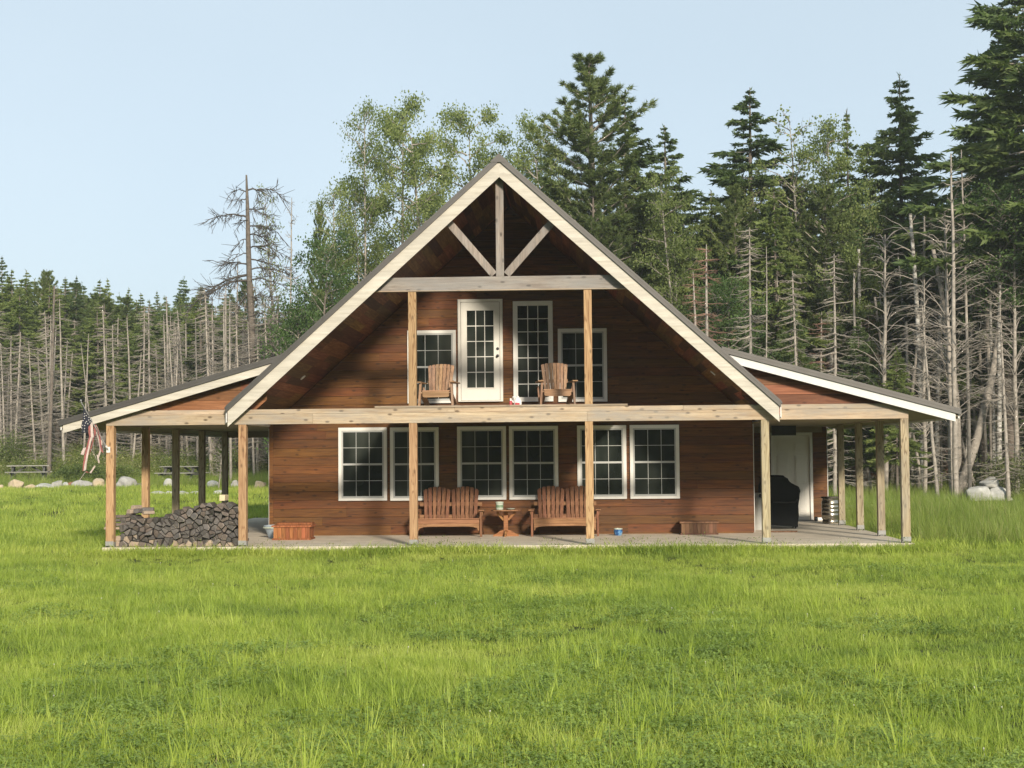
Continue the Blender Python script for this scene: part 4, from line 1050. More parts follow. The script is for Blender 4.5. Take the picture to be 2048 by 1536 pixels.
B_, D_ = MT['bark'], MT['deadtwig']
SP = [proto('spruce_tree', g_spruce(s, 14, cb, R, .13, 1.0, rg, True, dr), B_, D_, MT['spruce'], 14) for s, cb, R, rg, dr in ((1, .42, 1.9, .3, .3), (2, .5, 2.2, .4, .25), (3, .35, 1.6, .25, .35), (4, .55, 2.1, .35, .3), (5, .28, 2.3, .35, .3))]
SPD = [proto('spruce_tree', g_spruce(s, 15, cb, R, .15, 1.25, rg, True, dr, upturn=.6), B_, D_, MT['spruce_d'], 15) for s, cb, R, rg, dr in ((11, .30, 2.6, .35, .3), (12, .38, 2.3, .45, .22), (13, .2, 2.9, .35, .3))]
SPH = proto('spruce_tree', g_spruce(14, 17, .42, 2.5, .20, 1.15, .4, True, .3, upturn=.5), B_, D_, MT['spruce_d'], 17)
SPL_ = proto('spruce_tree', g_spruce(15, 16, .30, 2.7, .18, 1.25, .35, True, .32, upturn=.5), B_, D_, MT['spruce_d'], 16)
SPN = proto('spruce_tree', g_spruce(21, 15, .45, 1.3, .13, 1.2, .4, True, .2), B_, D_, MT['spruce_d'], 15)
PN = [proto('pine_tree', g_pine(s, 15, R, .35, .2), B_, D_, MT['pine'], 15) for s, R in ((31, 3.0), (32, 2.5))]
DD = [proto('dead_spruce', g_dead(s, 10, rd, R, dn, lo, ua, cu), MT['dead'], D_, None, 10) for s, rd, R, dn, lo, ua, cu in
      ((41, .075, 1.5, 1.9, .10, -.15, .3), (42, .07, 1.3, 2.1, .15, -.3, .2), (43, .085, 1.7, 1.6, .12, -.1, .4), (44, .06, 1.1, 1.9, .2, -.2, .1), (45, .085, 1.4, .7, .3, -.1, .1))]
DP = [proto('bare_tree', g_dead(s, 10, rd, .7, .35, .3, 0, .1, .6, lean=.05), MT['dead'], D_, None, 10) for s, rd in ((51, .07), (52, .055), (53, .085))]
DR = proto('dead_spruce', g_dead(61, 9, .10, 1.5, 1.7, .1, -.1, .3, 1.8), MT['dead'], MT['deadred'], None, 9)
BR = [proto('broadleaf_tree', g_broad(s, 12, R, cb, rd, lv, sz, mu), MT['dead'], D_, MT['leaf'], 12, 'quad') for s, R, cb, rd, lv, sz, mu in
      ((71, 2.4, .12, .11, 24000, .105, 1), (72, 2.1, .1, .09, 20000, .10, 2), (73, 2.7, .12, .13, 26000, .11, 2))]
BRD = [proto('broadleaf_tree', g_broad(s, 9, 2.6, .05, .09, 18000, .11, 2), B_, D_, MT['leaf_d'], 9, 'quad') for s in (81, 82)]
BRS = proto('birch_tree', g_broad(91, 12, 1.5, .35, .08, 1700, .13, 2, clump=.16), MT['birch'], D_, MT['leaf'], 12, 'quad')
BCH = [proto('birch_tree', g_broad(s, 14, 2.0, .6, .13, 3500, .14, 1), MT['birch'], D_, MT['leaf_d'], 14, 'quad') for s in (95, 96)]

# named skyline trees: prototype, tip px, tip py, depth, width factor, label, category
sky_trees = [
 (PN[0], 1192, 122, 31, 1.3, 'tallest pale green pine with upswept branches rising right of the roof ridge', 'pine'),
 (SPD[0], 1243, 196, 33, 1.05, 'dark spruce merging into the right side of the tall pine', 'spruce'),
 (SPD[1], 1333, 248, 33, 1.15, 'shorter dark spruce between the tall pine and the stepped lone spruce', 'spruce'),
 (SPD[1], 1492, 178, 33, 1.35, 'tall dark spruce with tiered branches against the sky, right of the roof slope', 'spruce'),
 (BRS, 1614, 252, 32, .9, 'thin yellow green birch top between the tiered spruce and the narrow spire', 'birch'),
 (SPN, 1697, 218, 35, .9, 'narrow dark spruce spire between the birch and the broad right spruce', 'spruce'),
 (SPD[2], 1797, 152, 35, 1.1, 'broad dark spruce with pointed top, left of the big edge spruces', 'spruce'),
 (SPH, 2058, -170, 27, 1.35, 'huge dark spruce at the right edge rising past the top of the picture', 'spruce'),
 (SPL_, 1950, 225, 31, 1.0, 'dark spruce leaning on the left flank of the huge edge spruce', 'spruce'),
 (SPL_, 2003, 60, 30, 1.0, 'ragged spruce just in front of the huge edge spruce', 'spruce'),
 (BR[1], 735, 240, 31, .6, 'tall thin broadleaf tree at the left end of the clump behind the roof', 'tree'),
 (BR[0], 800, 238, 33, .75, 'pale green broadleaf tree second from the left in the clump behind the roof', 'tree'),
 (BR[2], 876, 282, 31, .8, 'rounded pale broadleaf tree in the middle of the clump behind the roof', 'tree'),
 (BR[0], 953, 250, 34, .75, 'pale green broadleaf tree just left of the roof ridge', 'tree'),
 (BR[1], 1028, 262, 35, .75, 'pale broadleaf tree showing just right of the roof ridge', 'tree'),
 (BR[2], 1125, 330, 30, .75, 'yellow green broadleaf tree beneath the tall pine', 'tree'),
 (BR[1], 690, 395, 30, .75, 'small broadleaf tree below the thin tree left of the roof', 'tree'),
 (PN[1], 638, 402, 32, .42, 'small pine top among young broadleaf trees left of the roof', 'pine'),
 (BRD[0], 622, 500, 27, .8, 'young green broadleaf tree beside the left roof slope', 'tree'),
 (BR[0], 1645, 285, 31, .75, 'olive green broadleaf tree below the thin birch top', 'tree'),
 (BR[1], 1370, 360, 28, .8, 'light green broadleaf tree in front of the shorter dark spruce', 'tree'),
]
for pr, px, py, Y, sx, lab, cat in sky_trees: tree_px(pr, px, py, Y, lab, cat, None, sx)

# the lone storm-beaten snag on the left and its pale companions
def g_snag():
    g = np.random.default_rng(5); H = 14.; P = trunk_pts(g, H, .0, .03); P[:, 0] -= np.linspace(0, .5, len(P)); up = np.array([0, 0, 1.])
    tr = Tubes(8); tt = np.linspace(0, 1, len(P)); tr.add(P, .18*(1-tt)**.6+.04); tw = Tubes(4)
    def branch(z, dx, r, dz, rad=.035, dy=0, tw_n=10):
        tw_n = int(tw_n*2.2); rad *= 1.15
        c = along(P, np.array([z/H]))[0]; S = np.linspace(0, 1, 9); d = np.array([dx, dy, 0.]); d /= np.linalg.norm(d)
        B = c+d*(S*r)[:, None]+up*(dz*r*(S**1.4)+.10*r*np.sin(S*3))[:, None]+np.cumsum(g.normal(0, .035, (9, 3)), 0)
        tw.add(B, rad*(1-S)+.008)
        for q in range(tw_n):
            s_ = g.uniform(.15, 1); p = along(B, np.array([s_]))[0]; e = d*g.uniform(.2, 1.)+g.normal(0, .5, 3)+up*g.uniform(-.9, .1); l = g.uniform(.2, .7)
            C = np.array([p, p+e*l*.5+g.normal(0, .04, 3), p+e*l-up*.1]); tw.add(C, [.018, .014, .007])
            for b in range(2): e2 = e+g.normal(0, .7, 3); tw.add(np.array([C[1], C[1]+e2*.12, C[1]+e2*.25]), [.012, .010, .006])
    branch(9.4, -1, 3.0, -.62, .05, .1, 22); branch(9.0, -1, 2.2, -.4, .04, -.3, 14); branch(9.8, -1, 1.6, -.1, .03, .3, 8); branch(12.0, -1, 1.9, -.12, .035, 0, 12); branch(13.2, 1, 1.5, -.35, .03, 0, 10); branch(13.3, -1, .8, .05, .02, 0, 4)
    for z, r, dz in ((12.4, 1.0, -.3), (11.6, 1.5, -.25), (11.2, 1.6, -.3), (10.6, 2.0, -.2), (10.1, 1.9, -.35), (9.6, 1.8, -.25), (9.0, 2.1, -.3), (8.3, 1.6, -.15), (7.6, 1.7, -.45), (7.0, 1.9, -.2), (6.4, 1.5, -.3), (5.8, 1.3, -.2)): branch(z, 1, r, dz, .026, g.uniform(-.8, .8), 9)
    for z in (12.9, 11.9, 11.0, 10.4, 8.4, 7.9, 7.2, 6.7, 6.1, 5.5, 4.9, 4.2): branch(z, -1, g.uniform(.4, .9), -.1, .018, g.uniform(-.6, .6), 3)
    return tr, tw, None, g
SN = proto('dead_snag', g_snag(), plain('snag_bark', (0.12,0.10,0.08), .9, noise=.4, scale=8), plain('snag_twigs', (0.075,0.065,0.055), .9), None, 14)
tree_px(SN, 513, 350, 44, 'lone tall dead tree with drooping crooked branches against the sky at left', 'dead tree', rz=0)
tree_px(BRS, 566, 388, 45, 'slender bare birch tangle right of the lone dead tree', 'birch', sx=.6)
BARE = proto('bare_tree', g_dead(66, 10, .07, 1.2, .5, .3, .35, .3, 1.2), MT['dead'], MT['dead'], None, 10)
tree_px(BARE, 578, 395, 42, 'thin bare grey tree just right of the lone dead tree', 'bare tree', sx=.6)
tree_px(BARE, 470, 515, 46, 'thin pale dead tree with fine bare twigs left of the lone dead tree', 'dead tree', sx=.8)
tree_px(DD[4], 462, 590, 38, 'pale straight dead trunk standing above the left porch roof', 'dead tree', sx=.8)
tree_px(BARE, 1897, 305, 24.5, 'bare pale dead tree with curved branches in front of the broad right spruce', 'dead tree', sx=1.0)
tree_px(BARE, 1925, 298, 26, 'bare thin dead tree beside the huge edge spruce', 'dead tree', sx=.7)
tree_px(DR, 1408, 490, 22, 'grey dead spruce with rusty twigs above the right porch roof', 'dead spruce', sx=.85)
tree_px(DD[0], 1492, 455, 23, 'bare dead spruce trunk with curled twigs right of the rusty one', 'dead spruce', sx=.9)
tree_px(DP[1], 1522, 495, 22, 'thin pale dead pole right of the bare dead spruce trunk', 'dead tree', sx=.6)
# left skyline conifers
for pr, px, py, Y, sx, lab in [(SPD[1], 8, 512, 58, .8, 'dark spruce at the far left edge of the forest'), (SP[1], 50, 540, 60, .9, 'spruce second from the left edge of the forest'),
    (PN[1], 97, 538, 57, .9, 'bright green broad pine near the left edge of the forest'), (SPD[0], 155, 552, 62, .7, 'dark pointed spruce right of the broad left pine'),
    (SP[4], 215, 558, 60, .9, 'full green spruce in the middle of the left forest'), (SP[0], 255, 576, 66, .8, 'spruce just right of the full green one'),
    (SPD[0], 312, 582, 66, .6, 'small dark pointed spruce standing alone on the left skyline'), (SP[3], 362, 594, 68, .8, 'low spruce left of the pair on the skyline'),
    (SPD[1], 384, 594, 70, .6, 'dark spruce tip right of the low spruce'), (SP[1], 415, 600, 70, .9, 'low round topped spruce left of the pale dead trees'),
    (PN[1], 492, 556, 62, .8, 'pine behind the foot of the lone dead tree'), (SPN, 571, 588, 68, .5, 'tiny dark spruce spire in the gap left of the roof'), (SP[4], 545, 612, 62, .8, 'low spruce beneath the tiny spire')]:
    tree_px(pr, px, py, Y, lab, 'spruce' if 'pine' not in lab else 'pine', None, sx)

kr = random.Random(8)
for k in range(26):
    px = 1085+34*k+kr.uniform(-10, 10); pr = kr.choice([SP[4], SP[4], SPD[2], SPD[2], SP[2], SP[0], PN[1], PN[0], BR[1]])
    tree_px(pr, px, kr.uniform(330, 430)+(40 if px < 1160 or px > 1800 else 0), kr.uniform(29, 37), 'mid green tree filling the wood between the taller named crowns right of the roof', 'tree', 'trees filling the wood right of the roof', kr.uniform(.95, 1.3) if pr['kind'] != 'broadleaf_tree' else .85)
for k in range(30):
    px = -10+21.5*k+kr.uniform(-8, 8); sky_ = np.interp(px, [0, 100, 160, 260, 370, 560, 640], [535, 548, 566, 588, 606, 618, 560])
    pr = kr.choice([SP[4], SP[4], PN[1], SPD[2], SP[2], PN[0]])
    tree_px(pr, px, sky_+kr.uniform(0, 26), kr.uniform(56, 66), 'mid green conifer in the continuous canopy of the left forest', 'spruce', 'conifers of the left forest canopy', kr.uniform(1.2, 1.6))
# the forest masses: individuals that nothing tells apart share their label
gr = random.Random(33)
def ok(x, y, used, dmin):
    for (a, b) in used:
        if (a-x)**2+(b-y)**2 < dmin*dmin: return False
    used.append((x, y)); return True
used = []
def mass(n, xr, yr, protos, hr, dmin, label, cat, group, sx=(.8, 1.1), cond=None, tilt=0, hf=lambda x, y: 1.0):
    k = 0; t = 0
    while k < n and t < n*40:
        t += 1; x, y = gr.uniform(*xr), gr.uniform(*yr)
        if cond and not cond(x, y): continue
        if not ok(x, y, used, dmin): continue
        plant_tree(gr.choice(protos), x, y, gr.uniform(*hr)*hf(x, y), label, cat, group, gr.uniform(*sx), tilt=(gr.uniform(-tilt, tilt), gr.uniform(-tilt, tilt))); k += 1
# left: skyline limited by height
mass(135, (-38, 10), (52, 84), [SP[4], SP[2], SPD[2], SP[0], SP[4]], (8.6, 11.0), 1.35, 'live green spruce in the forest left of the house', 'spruce', 'live spruces of the left forest', sx=(1.05, 1.45), hf=lambda x, y: 1.06-.2*sstep(-26, 0, x))
mass(175, (-36, 8), (42, 64), DD+DP[:1], (6.2, 9.0), .75, 'bare grey dead spruce along the front of the left forest', 'dead spruce', 'dead spruces along the left forest edge', sx=(.9, 1.3), cond=lambda x, y: y > 44-.25*(x+14), tilt=.05)
mass(16, (-34, 5), (43, 54), DP, (5.5, 8), .8, 'leaning bare pole at the front of the left forest', 'dead tree', 'leaning dead poles of the left forest', tilt=.16)
# behind the house and to the right
R1 = lambda x, y: y > 27+.0*x and not (x < 8 and y < 34) and (y > 52 - .9*(x-4) if x < 24 else True)
mass(75, (9, 46), (34, 62), SP+SPD, (10, 12.5), 1.7, 'dark spruce in the dense forest right of the house', 'spruce', 'spruces of the right forest', sx=(1.0, 1.35), cond=lambda x, y: y > 36 or x > 22)
mass(26, (12, 46), (27, 40), SP+SPD[:2], (8.5, 11.5), 1.5, 'dark spruce near the front of the forest right of the house', 'spruce', 'front spruces of the right forest', sx=(1.0, 1.3), cond=lambda x, y: y > 30)
mass(16, (9, 21), (24, 34), BRD+[SPD[2], SP[4]], (5.0, 8.0), 1.7, 'leafy green tree low in front of the right forest', 'tree', 'low leafy trees by the right forest')
mass(60, (12, 42), (23, 40), DD+[DR], (6.5, 9.5), 1.0, 'bare grey dead spruce at the front of the right forest', 'dead spruce', 'dead spruces of the right forest', tilt=.04)
mass(26, (18, 44), (26, 44), BCH, (9, 12.5), 1.0, 'slim speckled birch trunk among the dark right forest', 'birch', 'birches of the right forest', tilt=.03)
mass(60, (16, 46), (26, 50), DP, (7, 12), .8, 'slim bare grey trunk among the dark right forest', 'dead tree', 'bare trunks of the right forest', sx=(1, 1.6), tilt=.08)
mass(24, (-4, 10), (27, 40), BR+BRD+[SP[4]], (6.0, 8.2), 1.5, 'green tree in the wood directly behind the house', 'tree', 'trees directly behind the house', cond=lambda x, y: x > at(640, 700, y).x)
mass(34, (-14, 4), (42, 56), DD, (7.0, 9.5), .7, 'bare grey dead spruce in the dense grey stand just left of the house', 'dead spruce', 'dead spruces of the stand left of the house', sx=(.9, 1.3), cond=lambda x, y: at(330, 700, y).x < x < at(640, 700, y).x, tilt=.05)
mass(46, (24, 70), (50, 92), SP+SPD, (11, 14), 2.3, 'dark spruce deep in the forest right of the house', 'spruce', 'deep spruces of the right forest')

# ------------------------------------------------------------------ ground cover (uncountable: one object per kind)
def src_col(name, meshes):
    c = bpy.data.collections.new(name)
    for i, me in enumerate(meshes):
        o = bpy.data.objects.new('%s_%02d' % (name, i), me); c.objects.link(o)
    return c
def scatter(name, meshes, P, scl, label, seed=1, tilt=.15, idx=None):
    """one object: points carrying rotation and scale, an instance of a source mesh on each"""
    g = np.random.default_rng(seed); n = len(P); me = bpy.data.meshes.new(name)
    me.vertices.add(n); me.vertices.foreach_set('co', np.asarray(P, np.float32).ravel())
    a = me.attributes.new('rot', 'FLOAT_VECTOR', 'POINT'); a.data.foreach_set('vector', np.stack([g.normal(0, tilt, n), g.normal(0, tilt, n), g.uniform(0, 6.283, n)], 1).astype(np.float32).ravel())
    a = me.attributes.new('scl', 'FLOAT_VECTOR', 'POINT'); scl = np.asarray(scl, np.float32); scl = np.repeat(scl[:, None], 3, 1) if scl.ndim == 1 else scl; a.data.foreach_set('vector', scl.ravel())
    a = me.attributes.new('idx', 'INT', 'POINT'); a.data.foreach_set('value', (g.integers(0, len(meshes), n) if idx is None else idx).astype(np.int32))
    o = bpy.data.objects.new(name, me); COL.objects.link(o)
    ng = bpy.data.node_groups.new(name, 'GeometryNodeTree')
    ng.interface.new_socket('Geometry', in_out='INPUT', socket_type='NodeSocketGeometry'); ng.interface.new_socket('Geometry', in_out='OUTPUT', socket_type='NodeSocketGeometry')
    i = ng.nodes.new('NodeGroupInput'); u = ng.nodes.new('NodeGroupOutput'); ip = ng.nodes.new('GeometryNodeInstanceOnPoints'); ci = ng.nodes.new('GeometryNodeCollectionInfo')
    ci.inputs['Collection'].default_value = src_col(name+'_source', meshes); ci.inputs['Separate Children'].default_value = True; ci.inputs['Reset Children'].default_value = True
    def na(nm, ty):
        q = ng.nodes.new('GeometryNodeInputNamedAttribute'); q.data_type = ty; q.inputs['Name'].default_value = nm; return [s for s in q.outputs if s.enabled][0]
    ng.links.new(i.outputs[0], ip.inputs['Points']); ng.links.new(ci.outputs[0], ip.inputs['Instance']); ip.inputs['Pick Instance'].default_value = True
    ng.links.new(na('idx', 'INT'), ip.inputs['Instance Index']); ng.links.new(na('rot', 'FLOAT_VECTOR'), ip.inputs['Rotation']); ng.links.new(na('scl', 'FLOAT_VECTOR'), ip.inputs['Scale'])
    ng.links.new(ip.outputs[0], u.inputs[0]); m = o.modifiers.new('scatter', 'NODES'); m.node_group = ng
    tag(o, label, name.replace('_', ' '), kind='stuff'); return o

def blades(seed, n, rad, h0, h1, w, lean=.5, segs=3, fan=False, curve=.5):
    """a tuft of curved tapering grass blades"""
    g = np.random.default_rng(seed); V = []; F = []; Rr = []
    for b in range(n):
        a = g.uniform(0, 6.283); r = rad*math.sqrt(g.random()); bx, by = math.cos(a)*r, math.sin(a)*r
        da = a+g.normal(0, .7) if fan else g.uniform(0, 6.283); h = g.uniform(h0, h1); le = lean*g.uniform(.2, 1.2); w_ = w*g.uniform(.7, 1.3)
        d = np.array([math.cos(da), math.sin(da), 0]); px = np.array([-d[1], d[0], 0])*g.choice([1, 1, .6]); rr = g.random(); k0 = len(V)
        for s in range(segs+1):
            t = s/segs; c = np.array([bx, by, 0])+d*(le*h*(t*.4+t*t*curve))+np.array([0, 0, h*(t-.28*le*t*t)])
            ww = w_*(1-t**1.6)
            if s < segs: V += [c-px*ww/2, c+px*ww/2]
            else: V.append(c)
        for s in range(segs-1):
            q = k0+2*s; F.append((q, q+1, q+3, q+2)); Rr.append(rr)
        q = k0+2*(segs-1); F.append((q, q+1, q+2, q+2)); Rr.append(rr)
    me = bpy.data.meshes.new('tuft'); me.from_pydata([tuple(v) for v in V], [], [tuple(dict.fromkeys(f)) for f in F])
    a = me.attributes.new('rnd', 'FLOAT', 'FACE'); a.data.foreach_set('value', Rr); return me

def grassmat(name, cols, dry=None, transl=.35, ps=.45, rough=.5):
    m, t, p, o = newmat(name); r = attr(t); oi = N(t, 'ShaderNodeObjectInfo').outputs['Random']; geo = N(t, 'ShaderNodeNewGeometry').outputs['Position']
    n = N(t, 'ShaderNodeTexNoise', {'Vector': geo, 'Scale': ps, 'Detail': 5.0, 'Roughness': .6}).outputs[0]
    f = M_(t, 'ADD', M_(t, 'ADD', M_(t, 'MULTIPLY', r, .28), M_(t, 'MULTIPLY', oi, .16)), M_(t, 'MULTIPLY', N(t, 'ShaderNodeMapRange', {0: n, 1: .32, 2: .68}).outputs[0], .56))
    c = ramp(t, f, [(.1+.8*i/(len(cols)-1), q) for i, q in enumerate(cols)])
    if dry:
        c = mixc(t, N(t, 'ShaderNodeMapRange', {0: M_(t, 'FRACT', M_(t, 'MULTIPLY', r, 17.3)), 1: 1-dry[1], 2: 1-dry[1]+.02}).outputs[0], c, dry[0])
    t.links.new(c, p.inputs['Base Color']); p.inputs['Roughness'].default_value = rough; p.inputs['Specular IOR Level'].default_value = .3
    tr = N(t, 'ShaderNodeBsdfTranslucent', {'Color': mixc(t, 1.0, c, (1.0, 1.1, .45), 'MULTIPLY')}); mx = N(t, 'ShaderNodeMixShader', {0: transl, 1: p.outputs[0], 2: tr.outputs[0]}); t.links.new(mx.outputs[0], o.inputs[0]); return m
GR = grassmat('lawn_blades', [(.165,.240,.050), (.30,.395,.070), (.44,.515,.10), (.56,.60,.17)], ((.36,.32,.14), .03), .45)
GRL = grassmat('long_blades', [(.26,.36,.055), (.38,.48,.075), (.50,.57,.12)], ((.36,.33,.15), .05), .4)
GRT = grassmat('tall_meadow_blades', [(.13,.195,.038), (.23,.31,.058), (.36,.40,.12)], ((.38,.33,.17), .07), .35, .6)
CLV = grassmat('clover_leaves', [(.155,.235,.045), (.235,.33,.062), (.33,.43,.10)], None, .3, .8, .55)
WED = grassmat('weed_leaves', [(.07,.110,.028), (.16,.20,.050), (.30,.31,.10)], ((.48,.45,.26), .08), .35, .35)
def wm(me, *m):
    for q in m: me.materials.append(q)
    return me
lawn = [wm(blades(s, 52, .11, .035, .105, .0058, .95), GR) for s in range(8)]
longt = [wm(blades(s+30, 26, .05, .16, .36, .0055, .75, 4, True, .75), GRL) for s in range(6)]
wisp = [wm(blades(s+50, 7, .05, .20, .42, .0045, .6, 4, False, .7), GRL) for s in range(4)]
def clover(seed, n=34, rad=.13):
    g = np.random.default_rng(seed); V = []; F = []; Rr = []
    for b in range(n):
        a = g.uniform(0, 6.283); r = rad*math.sqrt(g.random()); c = np.array([math.cos(a)*r, math.sin(a)*r, g.uniform(.03, .09)]); rr = g.random(); nrm = g.normal(0, .35, 2)
        for k in range(3):
            an = a+k*2.094; d = np.array([math.cos(an), math.sin(an), nrm[0]*math.cos(an)+nrm[1]*math.sin(an)]); p = np.array([-d[1], d[0], 0]); s = g.uniform(.011, .017); q = len(V)
            V += [c, c+d*s*.7-p*s*.55, c+d*s*1.25, c+d*s*.7+p*s*.55]; F.append((q, q+1, q+2, q+3)); Rr.append(rr)
    me = bpy.data.meshes.new('clover'); me.from_pydata([tuple(v) for v in V], [], F); at_ = me.attributes.new('rnd', 'FLOAT', 'FACE'); at_.data.foreach_set('value', Rr); return wm(me, CLV)
clov = [clover(s) for s in range(4)]

from mathutils import noise as mnoise
def nz(x, y, s, o=0): return mnoise.noise(Vector((x*s+o, y*s-o, o*.37)))
gg = np.random.default_rng(77)
def field(d0, d1, dens, cond=None, margin=1.6, fac=.36):
    """random points in the camera's view wedge between distances d0..d1 from it, dens(x,y,d) per square metre"""
    out = []; step = 1.0
    for d in np.arange(d0, d1, step):
        hw = fac*(d+step)+margin; cx = CX+math.tan(YAW)*(d+step/2); dm = dens(d); n = gg.poisson(2*hw*step*dm)
        xs = gg.uniform(cx-hw, cx+hw, n); ys = CY+d+gg.uniform(0, step, n)
        for x, y in zip(xs, ys):
            if -.16 < x < 15.16 and -.16 < y < 13.2: continue
            if cond is None or cond(x, y): out.append((x, y))
    return out
def P3(pts, dz=-.01): return np.array([(x, y, zg(x, y)+dz) for x, y in pts])
patch = lambda x, y: nz(x, y, .28, 3.1)+.5*nz(x, y, .9, 7)
# near lawn
A = field(7.5, 28.5, lambda d: 95 if d < 14 else (70 if d < 20 else 52))
scatter('grass', lawn, P3(A), np.array([(1.0+.35*patch(x, y))*gg.uniform(.75, 1.25)*(1.0 if y < -14 else 1.12) for x, y in A]), 'short bright green lawn grass', 2)
A = [(x, y) for x, y in field(7.5, 28.3, lambda d: 8) if patch(x, y)+.45*gg.random()+.2*nz(x, y, 2.3, 4) > .20]
scatter('long_grass', longt+wisp, P3(A), gg.uniform(.55, 1.15, len(A)), 'longer arching grass tufts standing in the lawn', 3, .1)
A = [(x, y) for x, y in field(7.5, 24, lambda d: 42 if d < 15 else 24) if nz(x, y, .33, 9)+.35*nz(x, y, 1.1, 5)+.10*gg.random()+(.12 if y < -15 else -.05) > .08]
scatter('clover', clov, P3(A), gg.uniform(.8, 1.35, len(A)), 'darker clover patches low in the lawn', 4, .1)
# lawn beyond the house, coarser
far = [wm(blades(s+70, 40, .26, .08, .20, .016, .7, 2), GR) for s in range(4)]
A = field(28.5, 64, lambda d: 15 if d < 40 else 9, lambda x, y: (x < 2.2 and y < 33.5) or (x > 12 and y < 12), 2.0)
scatter('rear_grass', far, P3(A), gg.uniform(.8, 1.35, len(A)), 'bright lawn grass beyond and beside the porch', 5)
# tall meadow on the right of the house and at the forest foot
tall = [wm(blades(s+90, 60, .26, .30, .85, .011, .6, 4, True, .7), GRT) for s in range(5)]
A = field(27.5, 72, lambda d: 9 if d < 45 else 6, lambda x, y: x > 15.5+1.0*nz(x, y, .5, 2) and y > .9+1.2*nz(x, y, .6, 4)-.25*(x-20) and not (21.2 < x < 24 and 19 < y < 26), 2.5)
scatter('tall_grass', tall, P3(A), np.array([(gg.uniform(.5, .85)+.35*max(0, patch(x, y)))*(.55+.45*sstep(-.5, 3, y)*1.0)*(1 if y < 24 else .8) for x, y in A]), 'tall pale green meadow grass right of the porch', 6, .12)
def weed(seed, n=150, h=1.2, R=.5, size=.09):
    g = np.random.default_rng(seed); L = Leaves(); 
    for k in range(n):
        s = g.integers(0, 7); a = s*.9+seed; zz = h*g.uniform(.08, 1)**.8; rr = R*(.25+.5*zz/h)
        c = np.array([math.cos(a)*rr*.7, math.sin(a)*rr*.7, zz])+g.normal(0, .08, 3); d = g.normal(0, 1, 3); d[2] += .35; L.add(c, d, size*g.uniform(.7, 1.5), size*.45, g.random())
    me = L.mesh('weed', WED, g, 'quad'); return me
weeds = [weed(s) for s in range(5)]
edge = lambda x: 36.5 if x < 10 else 24
A = field(60, 90, lambda d: 4.4, lambda x, y: x < 4 and y > 42.2 and y < 60, 2)
scatter('undergrowth', weeds+tall[:2], P3(A), np.array([gg.uniform(.45, .85)+.55*sstep(40, 50, y)*gg.random() for x, y in A]), 'mixed green weeds and brush at the foot of the left forest', 7, .1)
A = field(50, 85, lambda d: 2.8, lambda x, y: x > 11 and y > 23 and y < 50 and y > 44-.95*(x-4), 3)
A = field(60, 73, lambda d: 10, lambda x, y: x < 4 and y > 34.4 and y < 43 and not any(abs(x-q) < 1.3 and abs(y-r) < 1.5 for q, r in ((at(58, 960, 40.5).x, 40.2), (at(364, 957, 40.).x, 39.7))), 2)
B = A
scatter('rough_grass', tall, P3(B), gg.uniform(.35, .8, len(B)), 'rough pale grass between the boulders and the left forest', 17, .12)
A = field(50, 85, lambda d: 2.0, lambda x, y: x > 11 and y > 25 and y < 50 and y > 44-.95*(x-4) and (x < 21 or gg.random() < .5), 3)
scatter('forest_brush', weeds, P3(A), gg.uniform(.35, .85, len(A)), 'low green brush at the foot of the right forest', 8, .1)
# weeds and clover heads along the slab edge
edgew = [weed(s+20, 26, .22, .12, .035) for s in range(4)]
A = [(x, -.24+.14*gg.random()) for x in gg.uniform(-.1, 15.2, 330) if nz(x, 0, .45, 1) > -.1 or gg.random() < .25] 
A = [(x, y) for x, y in A]
scatter('edge_weeds', edgew, P3(A), gg.uniform(.5, 1.15, len(A)), 'small leafy weeds along the front edge of the slab', 9, .1)
A = [(x, y) for x in gg.uniform(-.6, 15.6, 1500) for y in (-.19-.45*gg.random()**1.5,)]
scatter('edge_grass', lawn, P3(A), gg.uniform(1.3, 2.7, len(A)), 'grass growing up against the front edge of the slab', 10, .2)
# white clover heads
def head(seed):
    mb = MB(); mb.lathe([(.001, .10), (.006, .104), (.007, .110), (.004, .116)], 6); mb.tube([(0, 0, 0), (0, 0, .10)], .0015, 3)
    o = mb.build('h', [plain('clover_head', (.55,.53,.45), .8)]); me = o.data; bpy.data.objects.remove(o); return me
A = [(x, y) for x, y in field(7.8, 26, lambda d: .3)]
scatter('clover_flowers', [head(0)], P3(A), gg.uniform(.6, .9, len(A)), 'tiny white clover heads dotted over the lawn', 11, .2)
# the far wood that reads as one mass
full = [p['parts'][-1][1] for p in (SP[4], SPD[2], SP[2])]
A = [(gg.uniform(-62, 90), gg.uniform(84, 122)) for _ in range(700)]+[(gg.uniform(-80, 100), gg.uniform(-84, -68)) for _ in range(420)]  # second list: unseen treeline behind the camera, added to darken window reflections
scatter('distant_wood', full, P3(A, -3.2), np.array([gg.uniform(1.25, 1.4) if y < 0 else (gg.uniform(.92, 1.14)*(1.08-.16*sstep(-30, 0, x)) if x < 12 else gg.uniform(1.0, 1.25)) for x, y in A]), 'dark mass of the deeper wood behind the trees, with an unseen treeline added behind the camera', 12, .02)

